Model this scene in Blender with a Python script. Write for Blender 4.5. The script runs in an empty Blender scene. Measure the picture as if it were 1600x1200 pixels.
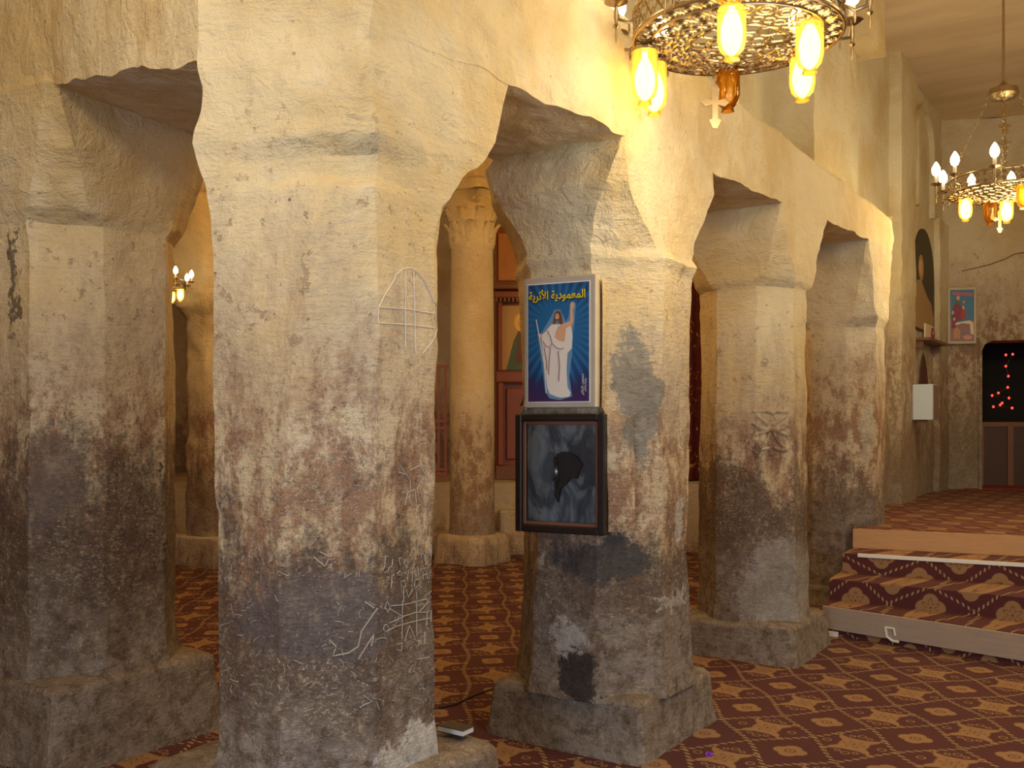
import bpy, bmesh, math, random
import numpy as np
from mathutils import Vector, noise, Matrix
from mathutils.bvhtree import BVHTree
random.seed(5)
COL = bpy.context.scene.collection
SC = bpy.context.scene
PI = math.pi
H = 1.5          # eye height
F = 1500.0       # focal length in pixels of the 1600 px frame
HY = 660.0       # horizon row

# ---------------------------------------------------------------- camera, world, lights, exposure
cam = bpy.data.cameras.new('camera'); camo = bpy.data.objects.new('camera', cam); COL.objects.link(camo)
camo.location = (0, 0, H); camo.rotation_euler = (PI / 2, 0, 0)
cam.sensor_fit = 'HORIZONTAL'; cam.sensor_width = 36; cam.lens = 36 * F / 1600
cam.shift_y = (HY - 600) / 1600.0
cam.clip_start = 0.05; cam.clip_end = 100
SC.camera = camo
SC.view_settings.view_transform = 'Standard'; SC.view_settings.look = 'None'
SC.view_settings.gamma = 1; SC.view_settings.use_curve_mapping = False
SC.view_settings.exposure = 0.22
w = bpy.data.worlds.new('world'); SC.world = w; w.use_nodes = True
w.node_tree.nodes['Background'].inputs[0].default_value = (1.0, 0.8, 0.6, 1)
w.node_tree.nodes['Background'].inputs[1].default_value = 0.04

def point(name, loc, power, color, r=0.2):
    l = bpy.data.lights.new(name, 'POINT'); l.energy = power; l.color = color; l.shadow_soft_size = r
    o = bpy.data.objects.new(name, l); o.location = loc; COL.objects.link(o); return o
def area(name, loc, target, sx, sy, power, color):
    l = bpy.data.lights.new(name, 'AREA'); l.shape = 'RECTANGLE'; l.size = sx; l.size_y = sy
    l.energy = power; l.color = color
    o = bpy.data.objects.new(name, l); o.location = loc
    o.rotation_euler = (Vector(target) - Vector(loc)).to_track_quat('-Z', 'Y').to_euler(); COL.objects.link(o); return o
WARM = (1.0, 0.77, 0.42); ORANGE = (1.0, 0.60, 0.21); COOL = (0.70, 0.83, 1.0)
dd = area('door_daylight', (-1.2, -1.0, 1.15), (0.5, 5.0, 0.7), 0.8, 1.9, 26, COOL)           # open entrance behind the camera
dd.data.spread = math.radians(120)
area('nave_daylight', (3.0, -2.2, 1.9), (0.4, 4.5, 1.2), 1.2, 2.2, 82, (0.70, 0.84, 1.0))    # high nave window behind the camera
point('chandelier_light_near', (1.05, 3.7, 2.75), 26, (1.0, 0.82, 0.56), 0.35)
point('nave_fill_light', (2.3, 1.5, 3.8), 105, WARM, 0.35)  # added off-frame light, evens out the right arcade wall
point('chandelier_light_far', (4.25, 7.8, 3.1), 75, WARM, 0.35)
point('side_fill_light', (4.6, 4.6, 3.4), 80, WARM, 0.35)  # added unseen light, lifts the nave ceiling and upper piers
point('chandelier_light_left', (-1.9, 0.6, 3.7), 150, (1.0, 0.77, 0.47), 0.3)
point('aisle_lamp', (-0.9, 6.6, 3.6), 52, ORANGE, 0.2)
point('aisle_lamp', (1.3, 8.9, 3.4), 46, ORANGE, 0.2)
point('aisle_lamp', (-3.0, 8.0, 3.3), 48, ORANGE, 0.2)

# ---------------------------------------------------------------- frame of the arcade
TH = math.radians(34)
U = Vector((math.sin(TH), math.cos(TH), 0)); N = Vector((math.cos(TH), -math.sin(TH), 0))
C2 = Vector((-0.60, 3.13, 0))
def AU(t, o, z=0.0):
    p = C2 + U * t + N * o; p.z = z; return p
def px(x, y, Y):           # a photo pixel at depth Y
    return Vector(((x - 800) / F * Y, Y, H - (y - HY) / F * Y))
def ray(x, y):
    return Vector(((x - 800) / F, 1.0, -(y - HY) / F)).normalized()
def zs(t): return 2.67 + 0.05 * t     # soffit height along the right arcade

# ---------------------------------------------------------------- node helpers
class G:
    def __init__(s, name):
        s.m = bpy.data.materials.new(name); s.m.use_nodes = True
        s.t = s.m.node_tree; s.n = s.t.nodes; s.n.clear()
        s.out = s.n.new('ShaderNodeOutputMaterial')
    def L(s, a, b): s.t.links.new(a, b)
    def put(s, sock, v):
        if v is None: return
        if isinstance(v, bpy.types.NodeSocket): s.L(v, sock)
        elif isinstance(v, (tuple, list)) and len(v) == 3 and sock.type == 'RGBA': sock.default_value = (*v, 1)
        else: sock.default_value = v
    def M(s, op, a, b=None, c=None):
        n = s.n.new('ShaderNodeMath'); n.operation = op
        s.put(n.inputs[0], a); s.put(n.inputs[1], b); s.put(n.inputs[2], c); return n.outputs[0]
    def V(s, op, a, b=None, out=0):
        n = s.n.new('ShaderNodeVectorMath'); n.operation = op
        s.put(n.inputs[0], a); s.put(n.inputs[1], b); return n.outputs[out]
    def pos(s): return s.n.new('ShaderNodeNewGeometry').outputs['Position']
    def obj(s): return s.n.new('ShaderNodeTexCoord').outputs['Object']
    def xyz(s, v):
        n = s.n.new('ShaderNodeSeparateXYZ'); s.L(v, n.inputs[0]); return n.outputs
    def comb(s, x, y, z):
        n = s.n.new('ShaderNodeCombineXYZ')
        for i, v in enumerate((x, y, z)): s.put(n.inputs[i], v)
        return n.outputs[0]
    def noise(s, vec, scale, detail=3, rough=0.55, dist=0.0, col=False):
        n = s.n.new('ShaderNodeTexNoise'); s.L(vec, n.inputs['Vector'])
        n.inputs['Scale'].default_value = scale; n.inputs['Detail'].default_value = detail
        n.inputs['Roughness'].default_value = rough; n.inputs['Distortion'].default_value = dist
        return n.outputs['Color' if col else 'Fac']
    def vor(s, vec, scale, feat='F1'):
        n = s.n.new('ShaderNodeTexVoronoi'); n.feature = feat; s.L(vec, n.inputs['Vector'])
        n.inputs['Scale'].default_value = scale; return n.outputs['Distance']
    def smooth(s, v, a, b, lo=0.0, hi=1.0):
        n = s.n.new('ShaderNodeMapRange'); n.interpolation_type = 'SMOOTHSTEP'
        s.put(n.inputs[0], v)
        if a > b: a, b, lo, hi = b, a, hi, lo
        n.inputs[1].default_value = a; n.inputs[2].default_value = b
        n.inputs[3].default_value = lo; n.inputs[4].default_value = hi; return n.outputs[0]
    def mix(s, f, a, b, mode='MIX'):
        n = s.n.new('ShaderNodeMix'); n.data_type = 'RGBA'; n.blend_type = mode
        s.put(n.inputs[0], f); s.put(n.inputs[6], a); s.put(n.inputs[7], b); return n.outputs[2]
    def bsdf(s, col, rough=0.8, metal=0.0, bump=None, bs=0.3, bd=0.01, **kw):
        b = s.n.new('ShaderNodeBsdfPrincipled'); s.put(b.inputs['Base Color'], col)
        s.put(b.inputs['Roughness'], rough); b.inputs['Metallic'].default_value = metal
        for k, v in kw.items(): s.put(b.inputs[k], v)
        if bump is not None:
            n = s.n.new('ShaderNodeBump'); n.inputs['Strength'].default_value = bs
            n.inputs['Distance'].default_value = bd; s.L(bump, n.inputs['Height']); s.L(n.outputs[0], b.inputs['Normal'])
        s.L(b.outputs[0], s.out.inputs[0]); return b

def stone(name, brown=(1.95, 1.25), soot=(1.35, 0.85), dust=(0.75, 0.3), cream=(0.85, 0.73, 0.475), patches=(), sootcol=(0.105, 0.066, 0.043), dirt=1.0):
    g = G(name); P = g.pos(); x, y, z = g.xyz(P)
    big = g.noise(P, 1.3, 4, 0.6); mid = g.noise(P, 6.5, 6, 0.7); fine = g.noise(P, 38, 4, 0.7); vf = g.noise(P, 120, 3, 0.7); lump = g.noise(P, 2.6, 5, 0.7)
    streak = g.noise(g.V('MULTIPLY', P, (8.0, 8.0, 2.4)), 1.0, 7, 0.72, 0.3)
    zw = g.M('ADD', z, g.M('MULTIPLY', g.M('SUBTRACT', streak, 0.5), 1.2))
    zw = g.M('ADD', zw, g.M('MULTIPLY', g.M('SUBTRACT', lump, 0.5), 0.9))
    zw = g.M('ADD', zw, g.M('MULTIPLY', g.M('SUBTRACT', fine, 0.5), 0.55))
    c = g.mix(g.smooth(big, 0.38, 0.66), cream, (cream[0] * 0.86, cream[1] * 0.76, cream[2] * 0.58))
    c = g.mix(g.M('MULTIPLY', g.smooth(mid, 0.54, 0.70), 0.4), c, (0.88, 0.79, 0.62))
    c = g.mix(g.M('MULTIPLY', g.smooth(fine, 0.60, 0.74), 0.25), c, (0.42, 0.30, 0.18))
    dot = g.smooth(g.vor(P, 11), 0.07, 0.035)
    c = g.mix(g.M('MULTIPLY', g.M('MULTIPLY', dot, g.smooth(mid, 0.50, 0.58)), 0.8), c, (0.12, 0.08, 0.05))
    flake = g.M('MULTIPLY', g.smooth(g.noise(P, 16, 5, 0.75), 0.60, 0.64), g.smooth(zw, brown[0] + 0.9, brown[0]))
    c = g.mix(g.M('MULTIPLY', flake, 0.7 * dirt), c, (0.30, 0.17, 0.09))
    c = g.mix(g.M('MULTIPLY', g.smooth(zw, brown[0] + 0.45, brown[0] - 0.15), 0.6 * dirt), c, (0.46, 0.36, 0.26))
    fb = g.M('MULTIPLY', g.smooth(zw, brown[0] + 0.1, brown[1]), g.smooth(g.noise(g.V('MULTIPLY', P, (9, 9, 5)), 1.0, 9, 0.78, 0.25), 0.42, 0.56))
    c = g.mix(g.M('MULTIPLY', fb, 0.85 * dirt), c, (0.235, 0.105, 0.055))
    sf = g.M('MULTIPLY', g.smooth(zw, soot[0], soot[1]), g.smooth(g.noise(P, 24, 6, 0.8), 0.30, 0.50, 0.45, 1.0))
    c = g.mix(g.M('MULTIPLY', sf, 0.9 * dirt), c, sootcol)
    lo = g.smooth(z, brown[0] + 0.1, soot[0])
    sp = g.M('MULTIPLY', g.smooth(g.noise(g.V('MULTIPLY', P, (1, 1, 1.4)), 60, 7, 0.9), 0.54, 0.60), lo)
    sp = g.M('MULTIPLY', sp, g.smooth(g.noise(P, 7, 4, 0.7), 0.38, 0.6, 0.3, 1.0))
    c = g.mix(g.M('MULTIPLY', sp, 0.85), c, (0.58, 0.47, 0.36))
    dk = g.M('MULTIPLY', g.smooth(g.noise(P, 42, 7, 0.85), 0.54, 0.60), lo)
    c = g.mix(g.M('MULTIPLY', dk, 0.6), c, (0.05, 0.03, 0.02))
    scr = g.smooth(g.M('ABSOLUTE', g.M('SUBTRACT', g.noise(P, 26, 2, 0.5, 1.5), 0.5)), 0.010, 0.0)
    scr = g.M('MULTIPLY', g.M('MULTIPLY', scr, lo), g.smooth(g.noise(P, 15, 2), 0.52, 0.60))
    c = g.mix(g.M('MULTIPLY', scr, 0.6), c, (0.58, 0.49, 0.39))
    dz = g.M('ADD', z, g.M('MULTIPLY', g.M('SUBTRACT', lump, 0.5), 1.2))
    c = g.mix(g.M('MULTIPLY', g.M('MULTIPLY', g.smooth(dz, dust[0], dust[1]), g.smooth(g.noise(P, 14, 6, 0.75), 0.36, 0.6)), 0.6), c, (0.34, 0.29, 0.25))
    wv = g.V('ADD', P, g.V('SCALE', g.V('SUBTRACT', g.noise(P, 8, 7, 0.72, 0, True), (0.5, 0.5, 0.5))))
    wv.node.inputs[1].links[0].from_node.inputs['Scale'].default_value = 0.36
    for (cen, rad, pc, st) in patches:
        d = g.V('LENGTH', g.V('DIVIDE', g.V('SUBTRACT', wv, tuple(cen)), tuple(rad)), out=1)
        d = g.M('ADD', d, g.M('MULTIPLY', g.M('SUBTRACT', fine, 0.5), 0.6))
        pcv = g.mix(g.smooth(g.M('ADD', g.M('MULTIPLY', fine, 0.5), g.M('MULTIPLY', mid, 0.5)), 0.35, 0.65), pc, (pc[0] * 0.55, pc[1] * 0.52, pc[2] * 0.48))
        c = g.mix(g.M('MULTIPLY', g.smooth(d, 1.15, 0.92), st), c, pcv)
    hole = g.M('MULTIPLY', dot, 0.8)
    rough_zone = g.smooth(z, 2.15, 2.4, 0.7, 1.3)
    hgt = g.M('ADD', g.M('MULTIPLY', fine, 0.7), g.M('MULTIPLY', vf, 0.3))
    hgt = g.M('ADD', hgt, g.M('MULTIPLY', g.noise(g.V('MULTIPLY', P, (0.6, 0.6, 2.6)), 22, 5, 0.7), 0.9))
    hgt = g.M('ADD', hgt, g.M('MULTIPLY', g.M('MULTIPLY', g.noise(P, 11, 5, 0.65, 0.8), 1.6), rough_zone))
    hgt = g.M('SUBTRACT', g.M('SUBTRACT', g.M('SUBTRACT', hgt, hole), g.M('MULTIPLY', scr, 0.5)), g.M('MULTIPLY', flake, 0.3))
    g.bsdf(c, 0.8, bump=hgt, bs=0.75, bd=0.016)
    return g.m

def carpet(name, A0, du, dv, sp, sq, vertical=False, bgc=(0.066, 0.014, 0.016), k=None, flowers=False):
    g = G(name); P = g.V('SUBTRACT', g.pos(), tuple(A0))
    p = g.M('DIVIDE', g.V('DOT_PRODUCT', P, tuple(du), out=1), sp)
    q = g.M('DIVIDE', g.V('DOT_PRODUCT', P, tuple(dv), out=1), sq)
    wob = g.noise(g.pos(), 2.0, 1)
    fp = g.M('MULTIPLY', g.M('SUBTRACT', p, g.M('ROUND', p)), sp); fq = g.M('MULTIPLY', g.M('SUBTRACT', q, g.M('ROUND', q)), sq)
    p2 = g.M('ADD', p, 0.5); q2 = g.M('ADD', q, 0.5)
    gp = g.M('MULTIPLY', g.M('SUBTRACT', p2, g.M('ROUND', p2)), sp); gq = g.M('MULTIPLY', g.M('SUBTRACT', q2, g.M('ROUND', q2)), sq)
    k = sq / 0.42 if k is None else k
    ax = g.M('ABSOLUTE', fp); ay = g.M('ABSOLUTE', fq)
    # scalloped rectangular medallion with curled corners
    sc = g.M('MULTIPLY', g.M('ADD', g.M('COSINE', g.M('MULTIPLY', ax, 75.0)), g.M('COSINE', g.M('MULTIPLY', ay, 75.0))), 0.006 * k)
    rect = g.M('MAXIMUM', g.M('SUBTRACT', ax, g.M('ADD', 0.072 * k, g.M('MULTIPLY', ay, 0.34))), g.M('SUBTRACT', ay, g.M('ADD', 0.058 * k, g.M('MULTIPLY', ax, 0.30))))
    rect = g.smooth(g.M('SUBTRACT', rect, sc), 0.004, -0.004)
    def ring(cx, cy, r, wd):
        dx = g.M('SUBTRACT', ax, cx * k); dy = g.M('SUBTRACT', ay, cy * k)
        d = g.M('SQRT', g.M('ADD', g.M('MULTIPLY', dx, dx), g.M('MULTIPLY', dy, dy)))
        return g.smooth(g.M('ABSOLUTE', g.M('SUBTRACT', d, r * k)), wd, wd * 0.4)
    tan = rect
    for a in ((0.118, 0.105, 0.013, 0.007), (0.135, 0.0, 0.018, 0.005), (0.0, 0.125, 0.018, 0.005), (0.118, 0.04, 0.012, 0.005)):
        tan = g.M('MAXIMUM', tan, ring(*a))
    th = g.M('ARCTAN2', gp, gq); r2 = g.M('SQRT', g.M('ADD', g.M('MULTIPLY', gp, gp), g.M('MULTIPLY', gq, gq)))
    lob = g.M('MULTIPLY', g.M('ADD', 1.0, g.M('MULTIPLY', g.M('ABSOLUTE', g.M('COSINE', g.M('MULTIPLY', th, 2.0))), 0.34)), 0.058 * k)
    flo = g.smooth(g.M('SUBTRACT', r2, lob), 0.004, -0.004)
    if flowers:
        tb = g.M('ARCTAN2', fp, fq); rb = g.M('SQRT', g.M('ADD', g.M('MULTIPLY', fp, fp), g.M('MULTIPLY', fq, fq)))
        tan = g.smooth(g.M('SUBTRACT', rb, g.M('MULTIPLY', g.M('ADD', 1.0, g.M('MULTIPLY', g.M('ABSOLUTE', g.M('COSINE', g.M('MULTIPLY', tb, 2.0))), 0.34)), 0.058 * k)), 0.004, -0.004)
    tan = g.M('MAXIMUM', tan, flo)
    # inner drawing
    r1 = g.M('SQRT', g.M('ADD', g.M('MULTIPLY', fp, fp), g.M('MULTIPLY', fq, fq)))
    th1 = g.M('ARCTAN2', fp, fq)
    ink = g.smooth(g.M('ABSOLUTE', g.M('SUBTRACT', r1, g.M('MULTIPLY', g.M('ADD', 0.034, g.M('MULTIPLY', g.M('COSINE', g.M('MULTIPLY', th1, 6.0)), 0.014)), k))), 0.006, 0.002)
    ink = g.M('MAXIMUM', ink, g.smooth(g.M('ABSOLUTE', g.M('SUBTRACT', r2, 0.023 * k)), 0.006, 0.003))
    ink = g.M('MAXIMUM', ink, g.smooth(r2, 0.009, 0.006))
    ink = g.M('MAXIMUM', ink, g.smooth(r1, 0.010, 0.007))
    # rope lattice
    rope = None
    for sgn in (1, -1):
        l = g.M('ADD', g.M('ADD', p, g.M('MULTIPLY', q, float(sgn))), 0.5)
        l = g.M('ADD', l, g.M('MULTIPLY', g.M('SINE', g.M('MULTIPLY', g.M('SUBTRACT', p, g.M('MULTIPLY', q, float(sgn))), PI)), 0.05))
        d = g.M('ABSOLUTE', g.M('SUBTRACT', l, g.M('ROUND', l)))
        al = g.M('SUBTRACT', g.M('MULTIPLY', p, 1.0), g.M('MULTIPLY', q, float(sgn)))
        dash = g.smooth(g.M('SINE', g.M('ADD', g.M('MULTIPLY', al, 2 * PI * 8), g.M('MULTIPLY', g.M('SUBTRACT', l, g.M('ROUND', l)), 60.0))), 0.1, 0.4)
        rr = g.M('MULTIPLY', g.smooth(d, 0.042, 0.026), dash)
        rope = rr if rope is None else g.M('MAXIMUM', rope, rr)
    rope = g.M('MULTIPLY', rope, g.M('SUBTRACT', 1.0, tan))
    pile = g.noise(g.pos(), 260, 2, 0.7); wear = g.noise(g.pos(), 3.0, 4, 0.6)
    c = g.mix(wear, bgc, (bgc[0] * 1.5, bgc[1] * 1.5, bgc[2] * 1.3))
    c = g.mix(g.M('MULTIPLY', rope, 0.85), c, (0.46, 0.33, 0.16))
    c = g.mix(g.M('MULTIPLY', tan, 0.92), c, g.mix(wear, (0.31, 0.17, 0.07), (0.40, 0.235, 0.11)))
    c = g.mix(g.M('MULTIPLY', g.M('MULTIPLY', ink, tan), 0.8), c, (0.10, 0.03, 0.02))
    c = g.mix(g.M('MULTIPLY', pile, 0.35), c, (0.06, 0.02, 0.015))
    g.bsdf(c, 0.95, bump=pile, bs=0.4, bd=0.004)
    return g.m

def simple(name, col, rough=0.6, metal=0.0, var=0.25, scale=12, stretch=(1, 1, 1), bs=0.15, **kw):
    g = G(name); P = g.V('MULTIPLY', g.obj(), tuple(stretch)); n = g.noise(P, scale, 4, 0.6)
    c = g.mix(g.M('MULTIPLY', n, var * 2), col, tuple(v * 0.45 for v in col))
    g.bsdf(c, rough, metal, bump=n, bs=bs, bd=0.004, **kw); return g.m
def emis(name, col, st):
    g = G(name); e = g.n.new('ShaderNodeEmission'); e.inputs[0].default_value = (*col, 1); e.inputs[1].default_value = st
    g.L(e.outputs[0], g.out.inputs[0]); return g.m
def flat(name, col, rough=0.45, var=0.08):
    return simple(name, col, rough, var=var, scale=40, bs=0.02)

# ---------------------------------------------------------------- object helpers
def empty(name, loc, label=None, cat=None, group=None, rz=0.0):
    o = bpy.data.objects.new(name, None); COL.objects.link(o); o.location = loc; o.rotation_euler.z = rz
    o.empty_display_size = 0.1
    tag(o, label, cat, group); return o
def tag(o, label=None, cat=None, group=None, kind=None):
    if label: o['label'] = label
    if cat: o['category'] = cat
    if group: o['group'] = group
    if kind: o['kind'] = kind
    return o
def mk(name, vs, fs, mat, parent=None, smooth=False, world=True, mats=None):
    """mesh from world-space vertices; parent is an unrotated empty unless world is False"""
    me = bpy.data.meshes.new(name)
    off = Vector((0, 0, 0))
    if parent is not None and world:
        q = parent
        while q is not None: off = off + q.location; q = q.parent
    me.from_pydata([tuple(Vector(v) - off) for v in vs], [], fs)
    me.materials.append(mat); me.update()
    if smooth: me.polygons.foreach_set('use_smooth', [True] * len(me.polygons))
    o = bpy.data.objects.new(name, me); COL.objects.link(o)
    if parent is not None: o.parent = parent
    return o
class B:
    """collects shapes, builds one mesh"""
    def __init__(s): s.v = []; s.f = []
    def add(s, vs, fs):
        k = len(s.v); s.v += [Vector(v) for v in vs]; s.f += [tuple(i + k for i in f) for f in fs]; return s
    def box(s, lo, hi, M=None):
        x0, y0, z0 = lo; x1, y1, z1 = hi
        vs = [Vector(v) for v in ((x0, y0, z0), (x1, y0, z0), (x1, y1, z0), (x0, y1, z0), (x0, y0, z1), (x1, y0, z1), (x1, y1, z1), (x0, y1, z1))]
        if M is not None: vs = [M @ v for v in vs]
        return s.add(vs, [(0, 3, 2, 1), (4, 5, 6, 7), (0, 1, 5, 4), (1, 2, 6, 5), (2, 3, 7, 6), (3, 0, 4, 7)])
    def bev(s, lo, hi, b, M=None):
        x0, y0, z0 = lo; x1, y1, z1 = hi; k = []
        for (z, i) in ((z0, b), (z0 + b, 0), (z1 - b, 0), (z1, b)):
            k.append([(x0 + i + (b if i == 0 else 0), y0 + i, z), (x1 - i - (b if i == 0 else 0), y0 + i, z), (x1 - i, y0 + i + (b if i == 0 else 0), z), (x1 - i, y1 - i - (b if i == 0 else 0), z),
                      (x1 - i - (b if i == 0 else 0), y1 - i, z), (x0 + i + (b if i == 0 else 0), y1 - i, z), (x0 + i, y1 - i - (b if i == 0 else 0), z), (x0 + i, y0 + i + (b if i == 0 else 0), z)])
        vs = [Vector(v) for r in k for v in r]
        if M is not None: vs = [M @ v for v in vs]
        fs = [tuple(range(7, -1, -1)), tuple(range(24, 32))]
        for r in range(3):
            for i in range(8): fs.append((r * 8 + i, r * 8 + (i + 1) % 8, r * 8 + 8 + (i + 1) % 8, r * 8 + 8 + i))
        return s.add(vs, fs)
    def lathe(s, prof, seg=16, M=None):
        vs = []; fs = []
        for (r, z) in prof:
            for i in range(seg):
                a = 2 * PI * i / seg; v = Vector((r * math.cos(a), r * math.sin(a), z)); vs.append(M @ v if M is not None else v)
        for j in range(len(prof) - 1):
            for i in range(seg): fs.append((j * seg + i, j * seg + (i + 1) % seg, (j + 1) * seg + (i + 1) % seg, (j + 1) * seg + i))
        fs.append(tuple(range(seg - 1, -1, -1))); fs.append(tuple((len(prof) - 1) * seg + i for i in range(seg)))
        return s.add(vs, fs)
    def tube(s, pts, r, seg=8, closed=False):
        pts = [Vector(p) for p in pts]; n = len(pts); vs = []; fs = []
        rr = r if isinstance(r, (list, tuple)) else [r] * n
        up = Vector((0.03, 0.05, 1)).normalized()
        for i, p in enumerate(pts):
            a = pts[(i - 1) % n] if (closed or i > 0) else p; b = pts[(i + 1) % n] if (closed or i < n - 1) else p
            t = (b - a).normalized(); s1 = t.cross(up)
            if s1.length < 1e-3: s1 = t.cross(Vector((1, 0, 0)))
            s1.normalize(); s2 = t.cross(s1)
            for k in range(seg):
                an = 2 * PI * k / seg; vs.append(p + (s1 * math.cos(an) + s2 * math.sin(an)) * rr[i])
        for i in range(n if closed else n - 1):
            for k in range(seg):
                a = i * seg + k; b = i * seg + (k + 1) % seg; c = ((i + 1) % n) * seg + (k + 1) % seg; d = ((i + 1) % n) * seg + k
                fs.append((a, b, c, d))
        if not closed:
            fs.append(tuple(range(seg - 1, -1, -1))); fs.append(tuple((n - 1) * seg + k for k in range(seg)))
        return s.add(vs, fs)
    def prism(s, poly, O, X, Y, Z, d):
        """polygon (a,b) in plane O+aX+bY extruded from 0 to d along Z"""
        n = len(poly); vs = [O + X * a + Y * b for a, b in poly] + [O + X * a + Y * b + Z * d for a, b in poly]
        fs = [tuple(range(n - 1, -1, -1)), tuple(range(n, 2 * n))] + [(i, (i + 1) % n, n + (i + 1) % n, n + i) for i in range(n)]
        return s.add(vs, fs)
    def build(s, name, mat, parent=None, smooth=False, world=True):
        o = mk(name, s.v, s.f, mat, parent, smooth, world)
        bm = bmesh.new(); bm.from_mesh(o.data); bmesh.ops.recalc_face_normals(bm, faces=bm.faces[:]); bm.to_mesh(o.data); bm.free()
        if smooth:
            try: o.data.set_sharp_from_angle(angle=math.radians(42))
            except Exception: pass
        return o

def disp(p, k=1.0):
    z = p.z
    a = 1.0 + 0.7 * max(0.0, min(1.0, (z - 2.0) / 0.4)) - 0.3 * max(0.0, min(1.0, (z - 3.0) / 0.4))
    v = noise.noise_vector(p * 1.9) * 0.017 + noise.noise_vector(p * 6.3 + Vector((3, 7, 1))) * 0.0075 * a
    v += noise.noise_vector(p * 17.0 + Vector((9, 2, 5))) * 0.0032 * a
    fz = max(0.0, min(1.0, (z - 2.2) / 0.12)) * max(0.0, min(1.0, (3.1 - z) / 0.3))
    if fz > 0: v += noise.noise_vector(Vector((p.x * 9, p.y * 9, p.z * 5))) * (0.010 * fz)
    return p + v * k

def grid(Bd, P00, P10, P11, P01, nu, nv, k=1.0):
    P00, P10, P11, P01 = (Vector(q) for q in (P00, P10, P11, P01)); vs = []
    for j in range(nv + 1):
        b = j / nv
        for i in range(nu + 1):
            a = i / nu
            p = (P00 * (1 - a) + P10 * a) * (1 - b) + (P01 * (1 - a) + P11 * a) * b
            vs.append(disp(p, k))
    fs = [(j * (nu + 1) + i, j * (nu + 1) + i + 1, (j + 1) * (nu + 1) + i + 1, (j + 1) * (nu + 1) + i) for j in range(nv) for i in range(nu)]
    Bd.add(vs, fs); return Bd

def loft(rings, per=14, dz=0.015, rnd=0.0, k=1.0, cap=True):
    """rings: list of 8 world points each; edges subdivided `per` times, displaced"""
    rows = []
    for r in range(len(rings) - 1):
        A, Bq = rings[r], rings[r + 1]
        n = max(1, int(math.ceil(max((Vector(A[i]) - Vector(Bq[i])).length for i in range(8)) / dz)))
        for s in range(n): rows.append([Vector(A[i]).lerp(Vector(Bq[i]), s / n) for i in range(8)])
    rows.append([Vector(v) for v in rings[-1]])
    vs = []; m = 8 * per
    for row in rows:
        c = sum(row, Vector()) / 8; R = sum((v - c).xy.length for v in row) / 8
        for i in range(8):
            for s in range(per):
                p = row[i].lerp(row[(i + 1) % 8], s / per)
                if rnd:
                    d = (p - c); L = d.xy.length; zz = p.z
                    f = (R * 0.985 / L - 1) * rnd; p = Vector((p.x + d.x * f, p.y + d.y * f, zz))
                vs.append(disp(p, k))
    fs = []
    for j in range(len(rows) - 1):
        for i in range(m): fs.append((j * m + i, j * m + (i + 1) % m, (j + 1) * m + (i + 1) % m, (j + 1) * m + i))
    if cap: fs.append(tuple((len(rows) - 1) * m + i for i in range(m)))
    return vs, fs
def ring_local(C, ap, am, b, c, z, bb=None):
    bb = b if bb is None else bb
    q = [(ap - c, b), (ap, b - c), (ap, -(bb - c)), (ap - c, -bb), (-am + c, -bb), (-am, -(bb - c)), (-am, b - c), (-am + c, b)]
    out = []
    for (t, o) in q:
        p = Vector((C.x, C.y, 0)) + U * t + N * o; p.z = z(p) if callable(z) else z; out.append(p)
    return out
OC = 0.586   # chamfer of a regular octagon relative to its half width
def tpar(p): return (Vector((p.x, p.y, 0)) - C2).dot(U)
BVH = {}
def pillar(label, C, rings, plinth, mat, per=14, dz=0.016, rnd=0.0, key=None):
    root = empty('stone_pillar', (C.x, C.y, 0), label, 'pillar', 'octagonal stone pillars')
    tc_ = sum((Vector(v) for v in rings[-1]), Vector()) / 8
    rings = list(rings) + [[Vector(v).lerp(tc_, 0.03) + Vector((0, 0, 0.06)) for v in rings[-1]]]
    vs, fs = loft(rings, per, dz, rnd)
    sh = mk('shaft', vs, fs, mat, root, smooth=True)
    sh.data.set_sharp_from_angle(angle=math.radians(34))
    h, half = plinth[:2]; base = plinth[2] if len(plinth) > 2 else None
    pr = []
    for (z, e) in ((-0.02, 0.03), (h * 0.35, 0.012), (h - 0.02, 0.0), (h, -0.016), (h + 0.006, -0.05), (h + 0.018, -0.2)):
        pr.append(ring_local(C, half + e, half + e, half + e, 0.022 + max(0.0, -e) * 0.25, z))
    vs2, fs2 = loft(pr, per, 0.02, 0.0, 1.25)
    mk('plinth', vs2, fs2, M['plinth'], root, smooth=True).data.set_sharp_from_angle(angle=math.radians(34))
    if key: BVH[key] = (BVHTree.FromPolygons([tuple(v) for v in vs], fs), root)
    return root

# ---------------------------------------------------------------- palettes
M = {}
M['brass'] = simple('aged_brass', (0.42, 0.31, 0.18), 0.34, 1.0, 0.25, 30, bs=0.1)
M['wood'] = simple('brown_wood', (0.26, 0.11, 0.045), 0.45, 0, 0.4, 9, (8, 8, 1), bs=0.1)
M['redwood'] = simple('red_wood', (0.36, 0.10, 0.035), 0.4, 0, 0.4, 9, (8, 8, 1), bs=0.1)
M['paleboard'] = simple('pale_plank', (0.44, 0.34, 0.27), 0.6, 0, 0.3, 6, (1, 1, 9), bs=0.2)
M['orangeboard'] = simple('varnished_plank', (0.60, 0.32, 0.12), 0.5, 0, 0.3, 6, (1, 1, 9), bs=0.2)
M['dark'] = flat('dark_recess', (0.02, 0.015, 0.012), 0.9)
M['black'] = flat('black_paint', (0.025, 0.02, 0.018), 0.4)
M['white'] = flat('white_paint', (0.78, 0.76, 0.72), 0.5)
M['gold'] = simple('gilding', (0.70, 0.42, 0.10), 0.35, 0.7, 0.3, 20)
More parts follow.
